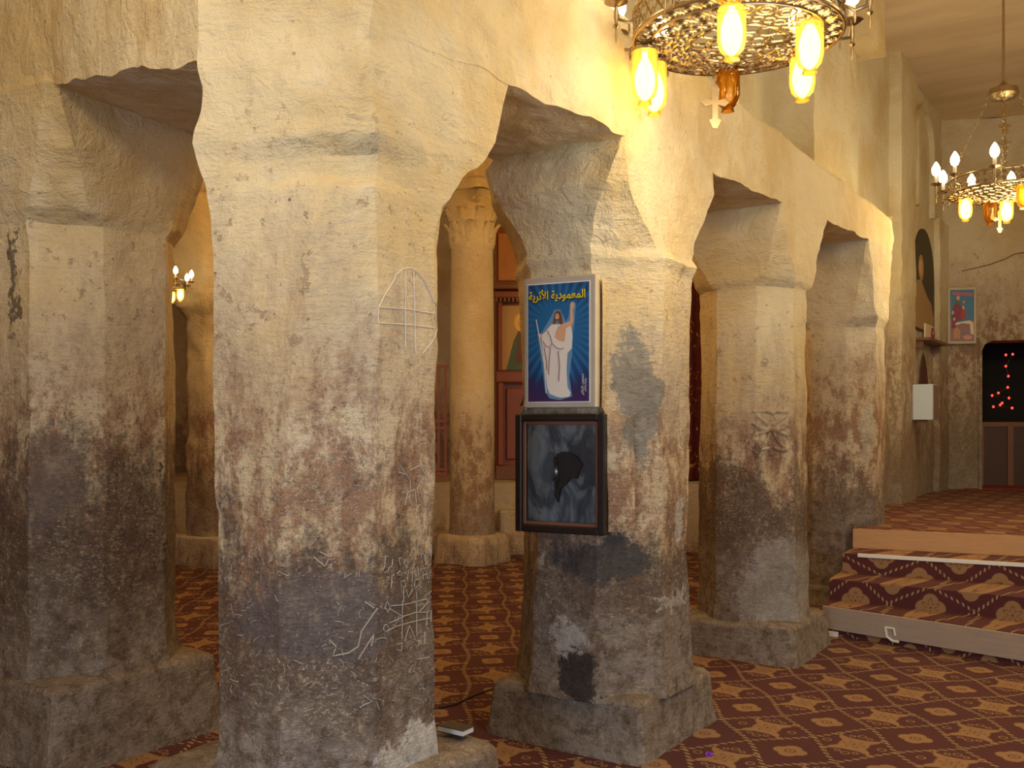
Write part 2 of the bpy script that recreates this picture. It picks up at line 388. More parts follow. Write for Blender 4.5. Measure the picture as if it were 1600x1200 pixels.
M['marble'] = stone('column_marble', brown=(1.45, 1.15), soot=(0.95, 0.3), cream=(0.76, 0.64, 0.42), sootcol=(0.22, 0.15, 0.09), dirt=0.9)
M['aisle_stone'] = stone('aisle_plaster', brown=(1.9, 1.4), soot=(1.35, 0.6), cream=(0.66, 0.54, 0.34), sootcol=(0.15, 0.09, 0.05), dirt=0.9)
M['step_stone'] = stone('worn_ledge_stone', brown=(0.3, 0.1), soot=(0.1, 0.0), dust=(0.1, 0.0), cream=(0.55, 0.45, 0.32), dirt=0.6)
M['pl'] = stone('church_plaster')
M['pl_nave'] = stone('nave_plaster', brown=(2.6, 2.0), soot=(2.0, 1.0), dust=(1.2, 0.7), cream=(0.80, 0.73, 0.52), sootcol=(0.22, 0.15, 0.09), dirt=0.8)
M['pl_end'] = stone('end_wall_plaster', brown=(3.3, 2.6), soot=(2.2, 1.2), dust=(1.0, 0.7), cream=(0.72, 0.62, 0.42), sootcol=(0.22, 0.17, 0.11), dirt=0.95)
M['plinth'] = stone('plinth_stone', soot=(1.2, 0.9), dust=(0.7, 0.2), sootcol=(0.11, 0.078, 0.052))
GREY = (0.27, 0.265, 0.24); PALE = (0.62, 0.60, 0.56); DKG = (0.06, 0.06, 0.065)
M['p2'] = stone('near_pillar_stone', brown=(1.85, 1.3), soot=(1.32, 1.0), dust=(0.85, 0.35), sootcol=(0.075, 0.048, 0.034), patches=[
    ((-0.26, 2.98, 0.44), (0.15, 0.30, 0.11), PALE, 0.9), ((-0.56, 2.80, 0.93), (0.30, 0.2, 0.12), (0.13, 0.11, 0.12), 0.5)])
M['p3'] = stone('poster_pillar_stone', brown=(1.85, 1.2), soot=(1.15, 0.8), dust=(0.85, 0.4), sootcol=(0.085, 0.055, 0.038), patches=[
    ((0.56, 4.46, 1.62), (0.12, 0.30, 0.30), GREY, 0.85), ((0.42, 4.42, 0.86), (0.21, 0.30, 0.10), DKG, 0.8),
    ((0.27, 4.4, 0.50), (0.08, 0.3, 0.09), PALE, 0.55), ((0.32, 4.4, 0.33), (0.09, 0.35, 0.12), (0.03, 0.027, 0.026), 0.9),
    ((0.80, 4.62, 1.04), (0.035, 0.2, 0.13), PALE, 0.75), ((0.72, 4.58, 0.66), (0.14, 0.2, 0.03), PALE, 0.6), ((0.76, 4.58, 1.62), (0.07, 0.25, 0.22), (0.66, 0.56, 0.42), 0.6)])
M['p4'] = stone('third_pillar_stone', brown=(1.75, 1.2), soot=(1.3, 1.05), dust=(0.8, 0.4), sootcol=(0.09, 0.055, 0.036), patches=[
    ((1.74, 6.0, 0.42), (0.30, 0.45, 0.34), (0.50, 0.48, 0.44), 0.5)])  # pale patch puts daylight on the lower shaft into the stone colour
M['p5'] = stone('fourth_pillar_stone', brown=(2.1, 1.5), soot=(1.2, 0.9), dust=(1.2, 0.6), cream=(0.72, 0.64, 0.47), patches=[
    ((2.90, 7.86, 1.44), (0.07, 0.2, 0.24), (0.55, 0.50, 0.38), 0.7)])
M['p1'] = stone('left_pillar_stone', brown=(1.95, 1.3), soot=(1.55, 1.1), dust=(0.8, 0.35), sootcol=(0.07, 0.045, 0.032), patches=[
    ((-2.235, 4.30, 2.12), (0.022, 0.2, 0.22), (0.10, 0.075, 0.055), 0.8), ((-1.60, 4.35, 1.05), (0.035, 0.2, 0.65), (0.025, 0.022, 0.022), 0.85), ((-2.02, 4.15, 1.25), (0.13, 0.2, 0.25), (0.17, 0.13, 0.12), 0.6)])
A0 = (1.898, 4.891, 0.0); ca = math.radians(36.0)
M['carpet'] = carpet('burgundy_carpet', A0, (math.sin(ca), math.cos(ca), 0), (math.cos(ca), -math.sin(ca), 0), 0.52, 0.42)
M['carpet_red'] = carpet('aisle_carpet', A0, (math.sin(ca), math.cos(ca), 0), (math.cos(ca), -math.sin(ca), 0), 0.52, 0.42, bgc=(0.10, 0.020, 0.015))

# ---------------------------------------------------------------- floor, ceiling, outer walls
b = B(); b.box((-7, -3, -0.1), (8, 13.4, 0)); b.build('floor', M['carpet']); bpy.data.objects['floor']['kind'] = 'structure'
g = G('ceiling_plaster'); P = g.pos(); rp = g.V('DOT_PRODUCT', P, (N.x, N.y, 0), out=1)
bn = g.noise(g.comb(g.M('MULTIPLY', rp, 0.25), g.V('DOT_PRODUCT', P, (U.x, U.y, 0), out=1), 0.0), 2.2, 4, 0.6)
g.bsdf(g.mix(g.smooth(bn, 0.35, 0.65), (0.80, 0.66, 0.46), (0.68, 0.54, 0.36)), 0.85, bump=bn, bs=0.3, bd=0.02); M['ceil'] = g.m
b = B(); b.box((-7, -3, 5.35), (8, 13.4, 5.5)); tag(b.build('ceiling', M['ceil']), kind='structure')
b = B(); b.box((-7.2, -3, -0.1), (-7, 13.4, 5.5)); tag(b.build('wall_outer_left', M['aisle_stone']), kind='structure')
b = B(); b.box((8, -3, -0.1), (8.2, 13.4, 5.5)); tag(b.build('wall_outer_right', M['pl']), kind='structure')
b = B(); grid(b, (-7, 13.3, 0), (5.2, 13.3, 0), (5.2, 13.3, 5.35), (-7, 13.3, 5.35), 90, 40, 1.6); tag(b.build('wall_back', M['aisle_stone'], smooth=True), kind='structure')

# ---------------------------------------------------------------- arcade walls above the pillars
K = Vector((-0.405, 2.805, 0)); KF = AU(0.543, 0.33)
TE = 6.5; WT = 3.30
b = B()
def wp(t, o, z): return AU(t, o, z)
tk = tpar(K)
nseg = 7; ts = [tk + (TE - tk) * i / nseg for i in range(nseg + 1)]
for i in range(nseg):
    a, c = ts[i], ts[i + 1]; pa = wp(a, 0.33, 0) if i else K.copy(); pc = wp(c, 0.33, 0)
    za, zc = zs(a), zs(c); n1 = int((c - a) / (0.02 + 0.008 * i)); n2 = 34 if i < 4 else 20
    top = WT + (0.9 if i == 0 else 0.0)
    pa.z = za; pc.z = zc; ta = Vector((pa.x, pa.y, WT - 0.05)); tc = Vector((pc.x, pc.y, WT - 0.05))
    grid(b, pa, pc, tc, ta, n1, n2)                                   # front
    ra = ta + Vector((0, 0, 0.05)) - N * 0.05; rc = tc + Vector((0, 0, 0.05)) - N * 0.05
    grid(b, ta, tc, rc, ra, n1, 3)
    grid(b, ra, rc, rc - N * 0.65, ra - N * 0.65, n1 // 2, 14)        # top
    grid(b, pa, pc, pc - N * 0.70, pa - N * 0.70, n1, 30)             # soffit
    grid(b, pa - N * 0.70, pc - N * 0.70, rc - N * 0.65, ra - N * 0.65, n1 // 2, 16)
e0 = wp(TE, 0.33, zs(TE)); grid(b, e0, e0 - N * 0.7, wp(TE, -0.37, WT), wp(TE, 0.33, WT), 16, 16)
tag(b.build('wall_right', M['pl'], smooth=True), kind='structure')
# left arcade: from the near corner round the far-left pillar
b = B()
LP = [(K, 2.675), (Vector((-0.955, 2.925, 0)), 2.60), (Vector((-1.87, 3.92, 0)), 2.885), (Vector((-2.86, 4.59, 0)), 2.90), (Vector((-4.6, 5.7, 0)), 2.9)]
LB = [Vector((-0.60, 3.79, 0)), Vector((-0.66, 3.55, 0)), Vector((-1.46, 4.72, 0)), Vector((-2.4, 5.3, 0)), Vector((-4.2, 6.5, 0))]
for i in range(4):
    (pa, za), (pc, zc) = LP[i], LP[i + 1]; A = Vector((pa.x, pa.y, za)); C = Vector((pc.x, pc.y, zc))
    n1 = max(8, int((C - A).length / 0.022))
    grid(b, A, C, (C.x, C.y, 3.9), (A.x, A.y, 3.9), n1, 55)
    qa, qc = LB[i].copy(), LB[i + 1].copy(); qa.z = za; qc.z = zc
    if i in (1, 3): grid(b, A, C, qc, qa, n1, 34)
    grid(b, qa, qc, (qc.x, qc.y, 3.9), (qa.x, qa.y, 3.9), n1 // 2, 20)
    grid(b, (A.x, A.y, 3.9), (C.x, C.y, 3.9), (qc.x, qc.y, 3.9), (qa.x, qa.y, 3.9), n1 // 2, 10)
tag(b.build('wall_left', M['pl'], smooth=True), kind='structure')

# ---------------------------------------------------------------- pillars
def shaft_ring(C, a, z): return ring_local(C, a, a, a, a * OC, z)
# near corner pillar
C = C2
def W(*pts): return [Vector(p) for p in pts]
bot = [shaft_ring(C, 0.345, 0.35), shaft_ring(C, 0.333, 0.55), shaft_ring(C, 0.328, 1.2)]
def p2ring(z, v6, v5, front, dv7=(0.0, 0.0), zz=None):
    r = shaft_ring(C, 0.328, z); r[7].x += dv7[0]; r[7].y += dv7[1]
    r[6] = Vector((v6[0], v6[1], z)); r[5] = Vector((v5[0], v5[1], z))
    t1 = front; r[0] = AU(t1, 0.33, z); r[1] = AU(max(0.33, t1), 0.20, z) if t1 < 0.5 else AU(t1, 0.30, z)
    r[2] = AU(max(0.33, t1), -0.15 - max(0, t1 - 0.14) * 0.5, z)
    return r
rings = bot + [p2ring(1.75, (-0.63, 2.785), (-0.91, 2.93), 0.137), p2ring(2.10, (-0.56, 2.81), (-0.912, 2.925), 0.14),
               p2ring(2.19, (-0.535, 2.815), (-0.925, 2.925), 0.17), p2ring(2.23, (-0.545, 2.845), (-0.932, 2.925), 0.22, (0.0, 0.03)),
               p2ring(2.30, (-0.53, 2.845), (-0.955, 2.925), 0.29, (0.0, 0.03)), p2ring(2.36, (-0.50, 2.80), (-0.965, 2.925), 0.37, (0.0, -0.02)),
               p2ring(2.42, (-0.46, 2.795), (-0.955, 2.925), 0.43, (0, -0.02)), p2ring(2.52, (-0.43, 2.79), (-0.945, 2.925), 0.505, (0, -0.022))]
top = [AU(0.543, 0.33, zs(0.543)), AU(0.543, 0.2, 2.695), AU(0.543, -0.37, 2.69), Vector((-0.60, 3.79, 2.68)), Vector((-0.62, 3.70, 2.66)),
       Vector((-0.66, 3.55, 2.60)), Vector((-0.955, 2.925, 2.60)), Vector((K.x, K.y, 2.675))]
# re-index so that the corner between left face and front stays in place
last = rings[-1]
rings.append([top[0], top[1], top[2], top[3], top[5], top[6], Vector((K.x - 0.03, K.y + 0.006, 2.672)), top[7]])
P2 = pillar('nearest corner pillar, cream above and dark scratched stone below', C, rings, (0.43, 0.40), M['p2'], per=18, dz=0.014, key='p2')

C3 = AU(1.93, -0.03)
def R(C, ap, am, b_, c, z): return ring_local(C, ap, am, b_, c, z)
rings = [shaft_ring(C3, 0.42, 0.24), shaft_ring(C3, 0.395, 0.36), shaft_ring(C3, 0.37, 0.95), shaft_ring(C3, 0.385, 1.3), shaft_ring(C3, 0.385, 2.0),
         shaft_ring(C3, 0.395, 2.20), shaft_ring(C3, 0.415, 2.245), R(C3, 0.40, 0.42, 0.385, 0.22, 2.285), R(C3, 0.42, 0.45, 0.37, 0.17, 2.38), R(C3, 0.49, 0.52, 0.368, 0.08, 2.55),
         R(C3, 0.53, 0.52, 0.366, 0.02, 2.68), ring_local(C3, 0.54, 0.48, 0.361, 0.012, lambda p: zs(tpar(p)), 0.34)]
P3 = pillar('rounded pillar carrying the blue poster and the glass case', C3, rings, (0.262, 0.395), M['p3'], per=14, rnd=0.0, key='p3')
C4 = AU(3.95, 0.0)
rings = [shaft_ring(C4, 0.35, 0.2), shaft_ring(C4, 0.325, 0.4), shaft_ring(C4, 0.312, 2.36), R(C4, 0.33, 0.335, 0.335, 0.16, 2.40), R(C4, 0.36, 0.35, 0.335, 0.11, 2.5), R(C4, 0.44, 0.40, 0.33, 0.05, 2.68),
         ring_local(C4, 0.56, 0.40, 0.33, 0.012, lambda p: zs(tpar(p)), 0.37)]
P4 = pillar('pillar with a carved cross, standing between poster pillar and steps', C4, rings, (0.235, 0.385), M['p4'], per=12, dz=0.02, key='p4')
C5 = AU(6.05, 0.0)
rings = [shaft_ring(C5, 0.33, 0.0), shaft_ring(C5, 0.325, 2.28), R(C5, 0.35, 0.345, 0.35, 0.15, 2.36), R(C5, 0.40, 0.37, 0.34, 0.09, 2.6),
         ring_local(C5, 0.44, 0.38, 0.33, 0.012, lambda p: zs(tpar(p)), 0.37)]
P5 = pillar('farthest right pillar, dark and peeling, rising beside the carpeted steps', C5, rings, (0.16, 0.36), M['p5'], per=12, dz=0.022, key='p5')
C1 = Vector((-2.04, 4.62, 0))
rings = [shaft_ring(C1, 0.41, 0.3), shaft_ring(C1, 0.385, 0.5), shaft_ring(C1, 0.375, 2.32)]
s0 = shaft_ring(C1, 0.375, 2.38); 
tp = [Vector((-1.52, 4.60, 2.88)), Vector((-1.46, 4.72, 2.88)), Vector((-1.7, 5.2, 2.88)), Vector((-2.0, 5.4, 2.88)), Vector((-2.4, 5.3, 2.9)), Vector((-2.86, 4.57, 2.93)), Vector((-1.93, 3.945, 2.91)), Vector((-1.85, 3.91, 2.885))]
rings += [s0, [a.lerp(c, 0.22) + Vector((0, 0, -0.06)) for a, c in zip(s0, tp)], [a.lerp(c, 0.62) + Vector((0, 0, -0.04)) for a, c in zip(s0, tp)], tp]
P1 = pillar('leftmost pillar on a tall rough square plinth', C1, rings, (0.36, 0.43), M['p1'], per=16, key='p1')

def hit(key, x, y):
    bv = BVH[key][0]; r = bv.ray_cast(Vector((0, 0, H)), ray(x, y))
    return r[0], r[1]
def strokes(name, key, lines, wid, mat, lift=0.0015, kind=None, label=None):
    """incised lines: thin ribbons lying on the stone"""
    bb = B()
    for ln in lines:
        pts = []
        for i in range(len(ln) - 1):
            (x0, y0), (x1, y1) = ln[i], ln[i + 1]; n = max(1, int(math.hypot(x1 - x0, y1 - y0) / 5))
            pts += [(x0 + (x1 - x0) * s / n, y0 + (y1 - y0) * s / n) for s in range(n)]
        pts.append(ln[-1]); H3 = []
        for (x, y) in pts:
            p, nn = hit(key, x, y)
            if p is not None:
                if nn.dot(ray(x, y)) > 0: nn = -nn
                H3.append(p + nn * lift)
        if len(H3) > 1: bb.tube(H3, wid, 4)
    if bb.v:
        o = bb.build(name, mat, BVH[key][1]); 
        if label: o['label'] = label
        if kind: o['kind'] = kind
        return o
M['incise'] = flat('pale_scratch', (0.72, 0.62, 0.48), 0.8)
M['incise2'] = flat('grey_scratch', (0.42, 0.36, 0.29), 0.8)
def S4(x, y, sc=1 / 6.6667, ox=580, oy=400): return (ox + x * sc, oy + y * sc)
oval = [S4(*q) for q in [(80, 530), (140, 400), (235, 250), (250, 200), (330, 135), (410, 130), (480, 170), (560, 270), (640, 440), (690, 560), (690, 740), (640, 880), (530, 1020)]]
oval2 = [S4(*q) for q in [(75, 540), (75, 700)]]
crossl = [[S4(355, 140), S4(352, 950)], [S4(440, 160), S4(460, 1010)], [S4(80, 535), S4(380, 555), S4(690, 610)], [S4(85, 700), S4(360, 715), S4(690, 755)]]
strokes('incised_cross', 'p2', [oval, oval2] + crossl, 0.0026, M['incise'], label='pale cross incised within an oval')
def S5(*q): return [(580 + x / 6.0, 840 + y / 6.0) for x, y in q]
gl = [S5((130, 170), (125, 270), (105, 300), (125, 330), (155, 310), (160, 280), (190, 270), (200, 200)), S5((255, 190), (270, 260)), S5((265, 200), (275, 190)),
      S5((320, 205), (300, 240), (320, 265), (345, 240), (325, 205)), S5((465, 190), (470, 150), (495, 160), (505, 250), (545, 260), (555, 240)), S5((550, 115), (535, 150), (555, 175), (575, 140), (555, 112)),
      S5((435, 60), (432, 130)), S5((185, 470), (190, 360), (215, 345)), S5((235, 340), (270, 310), (285, 350), (250, 350)), S5((310, 330), (340, 350), (350, 300)), S5((340, 350), (335, 400)),
      S5((380, 420), (380, 290), (400, 280), (408, 310), (385, 325)), S5((430, 270), (440, 350)), S5((480, 320), (482, 390)), S5((480, 355), (520, 340)), S5((515, 320), (525, 390)), S5((560, 370), (575, 310), (600, 375)),
      S5((280, 460), (275, 410), (305, 400), (320, 450), (300, 470), (300, 600)), S5((320, 480), (345, 560), (385, 480)), S5((400, 460), (405, 400), (440, 390), (450, 440), (415, 470), (425, 580)),
      S5((180, 640), (300, 630), (520, 575)), S5((175, 670), (290, 740), (420, 700), (520, 700)), S5((170, 800), (300, 740)), S5((140, 880), (220, 835), (420, 780), (545, 755)),
      S5((290, 590), (285, 950)), S5((420, 600), (425, 920)), S5((310, 970), (355, 820), (410, 950)), S5((140, 610), (125, 660), (150, 700), (175, 660), (150, 600)), S5((120, 820), (110, 860), (140, 885), (165, 850), (140, 815), (118, 822)),
      S5((450, 690), (500, 640), (530, 590)), S5((520, 700), (515, 850), (540, 860)), S5((560, 680), (590, 670), (585, 780), (555, 790)), S5((500, 880), (495, 1000)), S5((560, 500), (530, 530), (560, 560), (575, 520)),
      S5((240, 1000), (290, 990), (280, 1060), (240, 1050)), S5((430, 1140), (545, 1120)), S5((80, 640), (100, 660))]
strokes('incised_writing', 'p2', gl, 0.0017, M['incise2'], label='names and crosses scratched into dark stone')
g3 = [[(465, 612), (470, 640), (482, 660)], [(512, 800), (514, 812)]]
rs = random.Random(3); extra = []
for _ in range(210):
    x = rs.uniform(352, 682); y = rs.uniform(690, 1130); a = rs.uniform(0, PI); L = rs.uniform(3, 17); bnd = rs.uniform(-3, 3)
    dx, dy = math.cos(a) * L, math.sin(a) * L; extra.append([(x, y), (x + dx / 2 - dy * bnd / L, y + dy / 2 + dx * bnd / L), (x + dx, y + dy)])
strokes('scratch_marks', 'p2', extra, 0.0011, M['incise2'], kind='stuff')
fig = [[(640, 735), (655, 728), (664, 742)], [(636, 742), (622, 738)], [(632, 790), (636, 770), (648, 765), (650, 785)], [(625, 728), (640, 750), (640, 765)], [(650, 765), (662, 745)], [(580, 1010), (585, 990), (560, 1030)],
       [(515, 1000), (525, 1010), (520, 1025), (545, 1020), (560, 1010), (565, 985)], [(490, 870), (508, 885), (515, 870), (500, 862)], [(570, 940), (585, 950)], [(566, 985), (590, 950)]]
strokes('incised_figures', 'p2', fig, 0.0022, M['incise2'])
# carved cross panel on the third pillar
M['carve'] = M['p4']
cv = B()
def onp(key, x, y, lift=0.004):
    p, nn = hit(key, x, y)
    if nn.dot(ray(x, y)) > 0: nn = -nn
    return p + nn * lift
def rib(pts, r): cv.tube([onp('p4', *q) for q in pts], r, 6)
rib([(1176, 643), (1200, 642), (1206, 646), (1212, 642), (1231, 643)], 0.012)
rib([(1176, 660), (1184, 668), (1196, 671), (1214, 671), (1224, 668), (1231, 662)], 0.014)
rib([(1180, 679), (1196, 674), (1206, 672), (1216, 674), (1231, 681)], 0.010)
rib([(1177, 704), (1190, 702), (1206, 699), (1220, 703), (1231, 703)], 0.012)
rib([(1203, 676), (1196, 692), (1186, 700)], 0.011); rib([(1208, 676), (1216, 690), (1226, 700)], 0.011); rib([(1204, 702), (1205, 712)], 0.014)
rib([(1182, 650), (1192, 656), (1200, 664)], 0.010); rib([(1228, 650), (1218, 656), (1208, 664)], 0.010)
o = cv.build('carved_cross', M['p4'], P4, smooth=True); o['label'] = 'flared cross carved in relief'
# ---------------------------------------------------------------- upper wall and nave side wall beyond the pillars
b = B()
def slab(b, t0, t1, o0, o1, z0, z1, n=None):
    q = [AU(t0, o0), AU(t1, o0), AU(t1, o1), AU(t0, o1)]
    n = n or max(2, int((t1 - t0) / 0.06)); m = max(2, int((z1 - z0) / 0.08)); k = max(2, int(abs(o1 - o0) / 0.06))
    up = lambda p, z: (p.x, p.y, z)
    grid(b, up(q[0], z0), up(q[1], z0), up(q[1], z1), up(q[0], z1), n, m)
    grid(b, up(q[3], z0), up(q[2], z0), up(q[2], z1), up(q[3], z1), n, m)
    grid(b, up(q[0], z0), up(q[3], z0), up(q[3], z1), up(q[0], z1), k, m)
    grid(b, up(q[1], z0), up(q[2], z0), up(q[2], z1), up(q[1], z1), k, m)
    grid(b, up(q[0], z0), up(q[1], z0), up(q[2], z0), up(q[3], z0), n, k)
slab(b, -0.3, 5.45, -0.50, -0.38, 3.28, 5.35); tag(b.build('wall_upper_recess', M['pl_nave'], smooth=True), kind='structure')
b = B(); slab(b, 5.45, 6.75, -0.5, -0.04, 3.2, 5.35); slab(b, 6.72, 8.35, -0.5, -0.09, 0.0, 5.35)
tag(b.build('wall_upper_pier', M['pl_nave'], smooth=True), kind='structure')
b = B(); slab(b, 8.25, 8.95, -0.5, 0.03, 0.0, 5.35); tag(b.build('trim_1', M['pl_nave'], smooth=True), kind='structure')
b = B(); slab(b, 8.9, 11.2, -0.5, -0.05, 0.0, 5.35); tag(b.build('wall_nave_side', M['pl_nave'], smooth=True), kind='structure')
b = B(); slab(b, 6.35, 6.95, -0.2, 0.16, 4.85, 5.35); tag(b.build('trim_2', M['pl'], smooth=True), kind='structure')
b = B(); slab(b, 10.4, 11.2, -0.2, 0.02, 0.0, 4.0); tag(b.build('trim_3', M['pl_nave'], smooth=True), kind='structure')
# blind arch surround (proud frame with a round head)
def arch_poly(w_, h_, n=12):
    r = w_ / 2; return [(-r, 0), (r, 0), (r, h_ - r)] + [(r * math.cos(PI * i / n), h_ - r + r * math.sin(PI * i / n)) for i in range(1, n)] + [(-r, h_ - r)]
Zv = Vector((0, 0, 1))
def arch_band(bb, O, w_, h_, band, d):
    n = 14; a1 = arch_poly(w_, h_, n)[1:]; a1 = [arch_poly(w_, h_, n)[1]] + arch_poly(w_, h_, n)[2:] + [arch_poly(w_, h_, n)[0]]
    a2 = [(x * (w_ + 2 * band) / w_, y if y == 0 else y + band * (0.3 if abs(x) > w_ * 0.49 else 1)) for x, y in a1]
    for i in range(len(a1) - 1):
        bb.prism([a1[i], a1[i + 1], a2[i + 1], a2[i]], O, U, Zv, N, d)
b = B(); arch_band(b, AU(9.72, -0.08, 3.95), 0.8, 1.15, 0.09, 0.09); tag(b.build('trim_4', M['pl_nave']), kind='structure')
b = B(); b.prism(arch_poly(0.8, 1.15), AU(9.72, -0.085, 3.95), U, Zv, N, 0.03); tag(b.build('window_1', M['pl_nave']), kind='structure')
# end wall with the doorway
E0 = Vector((5.42, 12.25, 0)); EX = Vector((0.98, -0.2, 0)).normalized(); EN = Vector((-0.2, -0.98, 0)).normalized()
def ew(x, y):      # photo pixel on the end wall -> (a, z)
    d = Vector(((x - 800) / F, 1, -(y - HY) / F)); t = E0.dot(EN) / d.dot(EN); p = d * t; return ((p - E0).dot(EX), p.z + H)
def ewp(a, z, o=0.0): return Vector((E0.x, E0.y, 0)) + EX * a + EN * o + Zv * z
da, dz_ = ew(1533, 532); ZP = 0.65
b = B()
r = 0.13; ztop = dz_; L0 = -0.5
grid(b, ewp(L0, 0), ewp(da, 0), ewp(da, ztop + 0.0), ewp(L0, ztop), 30, 36, 1.2)
grid(b, ewp(L0, ztop), ewp(2.8, ztop), ewp(2.8, 5.35), ewp(L0, 5.35), 60, 48, 1.2)
grid(b, ewp(da + 1.15, 0), ewp(2.8, 0), ewp(2.8, ztop), ewp(da + 1.15, ztop), 20, 30, 1.2)
b.prism([(da - 0.03, 0), (da + 0.01, 0), (da + 0.01, ztop - r), (da + 0.04, ztop - 0.05), (da + r, ztop - 0.005), (da + 1.18, ztop), (da + 1.18, ztop + 0.03), (da - 0.03, ztop + 0.03)][:8], ewp(0, 0, 0.012), EX, Zv, -EN, 0.45)
tag(b.build('wall_end', M['pl_end'], smooth=True), kind='structure')
b = B(); b.box((-0.1, 0.0, 0), (1.4, 1.6, 0.02)); 
Mx = Matrix.Translation(ewp(da, ZP - 0.005)) @ Matrix(((EX.x, -EN.x, 0, 0), (EX.y, -EN.y, 0, 0), (0, 0, 1, 0), (0, 0, 0, 1)))
b = B(); b.box((-0.2, 0.0, 0), (1.5, 1.6, 0.02), Mx); tag(b.build('trim_5', simple('red_rug', (0.30, 0.03, 0.02), 0.9)), kind='structure')
b = B(); b.box((-0.2, 1.5, 0), (1.5, 1.6, 2.6), Mx); b.box((-0.3, 0.4, 0), (-0.2, 1.6, 2.6), Mx); b.box((1.5, 0.4, 0), (1.6, 1.6, 2.6), Mx); b.box((-0.3, 0.4, 2.1), (1.6, 1.6, 2.2), Mx)
tag(b.build('wall_side_room', M['dark']), kind='structure')
# timber screen standing inside the doorway
scr_ = empty('timber_screen', Mx @ Vector((0.75, 0.75, 0.02)), 'dark panelled timber screen standing inside the end doorway', 'screen')
b = B(); b.box((0.16, 0.70, 0.02), (1.3, 0.75, 0.80), Mx); b.build('panel', simple('dark_timber', (0.09, 0.04, 0.02), 0.5), scr_)
b = B(); b.box((0.12, 0.68, 0.80), (1.34, 0.78, 0.86), Mx); b.build('top_rail', M['wood'], scr_)
for x0 in (0.14, 0.50, 0.9): b = B(); b.box((x0, 0.67, 0.0), (x0 + 0.07, 0.70, 0.80), Mx); b.build('stile', M['wood'], scr_)
# red fairy lights
rl = empty('red_fairy_lights', Mx @ Vector((0.5, 0.5, 1.1)), 'string of small red lights glowing in the dark doorway', 'lights')
RM = emis('red_bulb', (1.0, 0.03, 0.02), 5.0)
rpts = [(1583, 552), (1594, 551), (1583, 570), (1587, 586), (1586, 604), (1571, 613), (1561, 617), (1588, 621), (1577, 629), (1563, 635), (1593, 637), (1574, 632)]
Q = []
for (x, y) in rpts:
    a, z = ew(x, y); p = ewp(a * 1.0, z, -0.3); d = p - Vector((0, 0, H)); Q.append(p)
    bb = B(); bb.lathe([(0.003, -0.016), (0.013, -0.006), (0.015, 0.004), (0.004, 0.016)], 8, Matrix.Translation(p)); bb.build('bulb', RM, rl, smooth=True)
bb = B(); bb.tube(Q, 0.004, 5); bb.build('cord', M['black'], rl)

# ---------------------------------------------------------------- steps and platform
SD = Vector((0.72, -0.69, 0)).normalized()
def L2(p, q, z): return Vector((p[0], p[1], z)), Vector((q[0], q[1], z))
f1, f1r = Vector((2.20, 6.80, 0)), Vector((3.11, 5.86, 0)); f1r = f1 + (f1r - f1) * 2.6
SU = Vector((0.50, 0.866, 0))
cs = (f1r - f1).normalized()
M['carpet_step'] = carpet('stair_carpet', (2.36, 6.8, 0.235), tuple(cs), (SU.x * 0.12, SU.y * 0.12, 1.0), 0.50, 0.33, bgc=(0.07, 0.013, 0.018), k=1.25, flowers=True)
steps = empty('carpeted_steps', f1, 'three patterned carpet steps edged with planks, climbing to the platform', 'steps')
def stepblock(name, mat, a, c, z0, z1, depth, par=None, sm=False):
    bb = B(); up = SU
    v = [Vector((p.x, p.y, z)) for z in (z0, z1) for p in (a, c, c + up * depth, a + up * depth)]
    bb.add(v, [(0, 3, 2, 1), (4, 5, 6, 7), (0, 1, 5, 4), (1, 2, 6, 5), (2, 3, 7, 6), (3, 0, 4, 7)])
    return bb.build(name, mat, par if par is not None else steps)
stepblock('riser_carpet', M['carpet_step'], f1 + SU * 0.03, f1r + SU * 0.03, 0.0, 0.18, 0.5)
o = stepblock('plank', M['paleboard'], f1, f1r, 0.045, 0.20, 0.035); o['label'] = 'scuffed grey-pink plank'
a2, c2 = Vector((2.32, 7.02, 0)), Vector((3.60, 6.08, 0)); c2 = a2 + (c2 - a2) * 2.4
stepblock('tread_carpet', M['carpet_step'], f1 + SU * 0.03, f1r + SU * 0.03, 0.17, 0.205, 0.6)
stepblock('tread_carpet', M['carpet_step'], a2, c2, 0.2, 0.355, 0.7)
a3, c3 = Vector((2.52, 7.32, 0)), Vector((3.64, 6.75, 0)); c3 = a3 + (c3 - a3) * 2.6
stepblock('tread_carpet', M['carpet_step'], a3, c3, 0.2, 0.50, 0.8)
o = stepblock('edge_strip', M['white'], a3 + Vector((0.1, -0.05, 0)) - SU * 0.012, c3 - SU * 0.012, 0.482, 0.507, 0.03); o['label'] = 'white metal edge strip'
a4, c4 = Vector((2.72, 7.66, 0)), Vector((3.90, 7.13, 0)); c4 = a4 + (c4 - a4) * 2.5
o = stepblock('plank', M['orangeboard'], a4, c4, 0.50, 0.65, 0.05); o['label'] = 'orange varnished plank'
# white scrap stuck on the lowest plank
sc1 = B(); wpos = lambda x, y: (lambda d, t: d * t + Vector((0, 0, H)))(Vector(((x - 800) / F, 1, -(y - HY) / F)), f1.dot(Vector((cs.y, -cs.x, 0))) / Vector(((x - 800) / F, 1, 0)).dot(Vector((cs.y, -cs.x, 0))))
nf = Vector((cs.y, -cs.x, 0)); nf = -nf if nf.y > 0 else nf
sc1.tube([wpos(1384, 980) + nf * 0.004, wpos(1398, 982) + nf * 0.012, wpos(1399, 993) + nf * 0.005], 0.008, 6); sc1.tube([wpos(1384, 980) + nf * 0.004, wpos(1386, 994) + nf * 0.006, wpos(1395, 1001) + nf * 0.006, wpos(1405, 1003) + nf * 0.004], 0.009, 6)
tag(sc1.build('tape_scrap', M['white']), 'curled scrap of white tape stuck on the lowest step plank', 'tape')
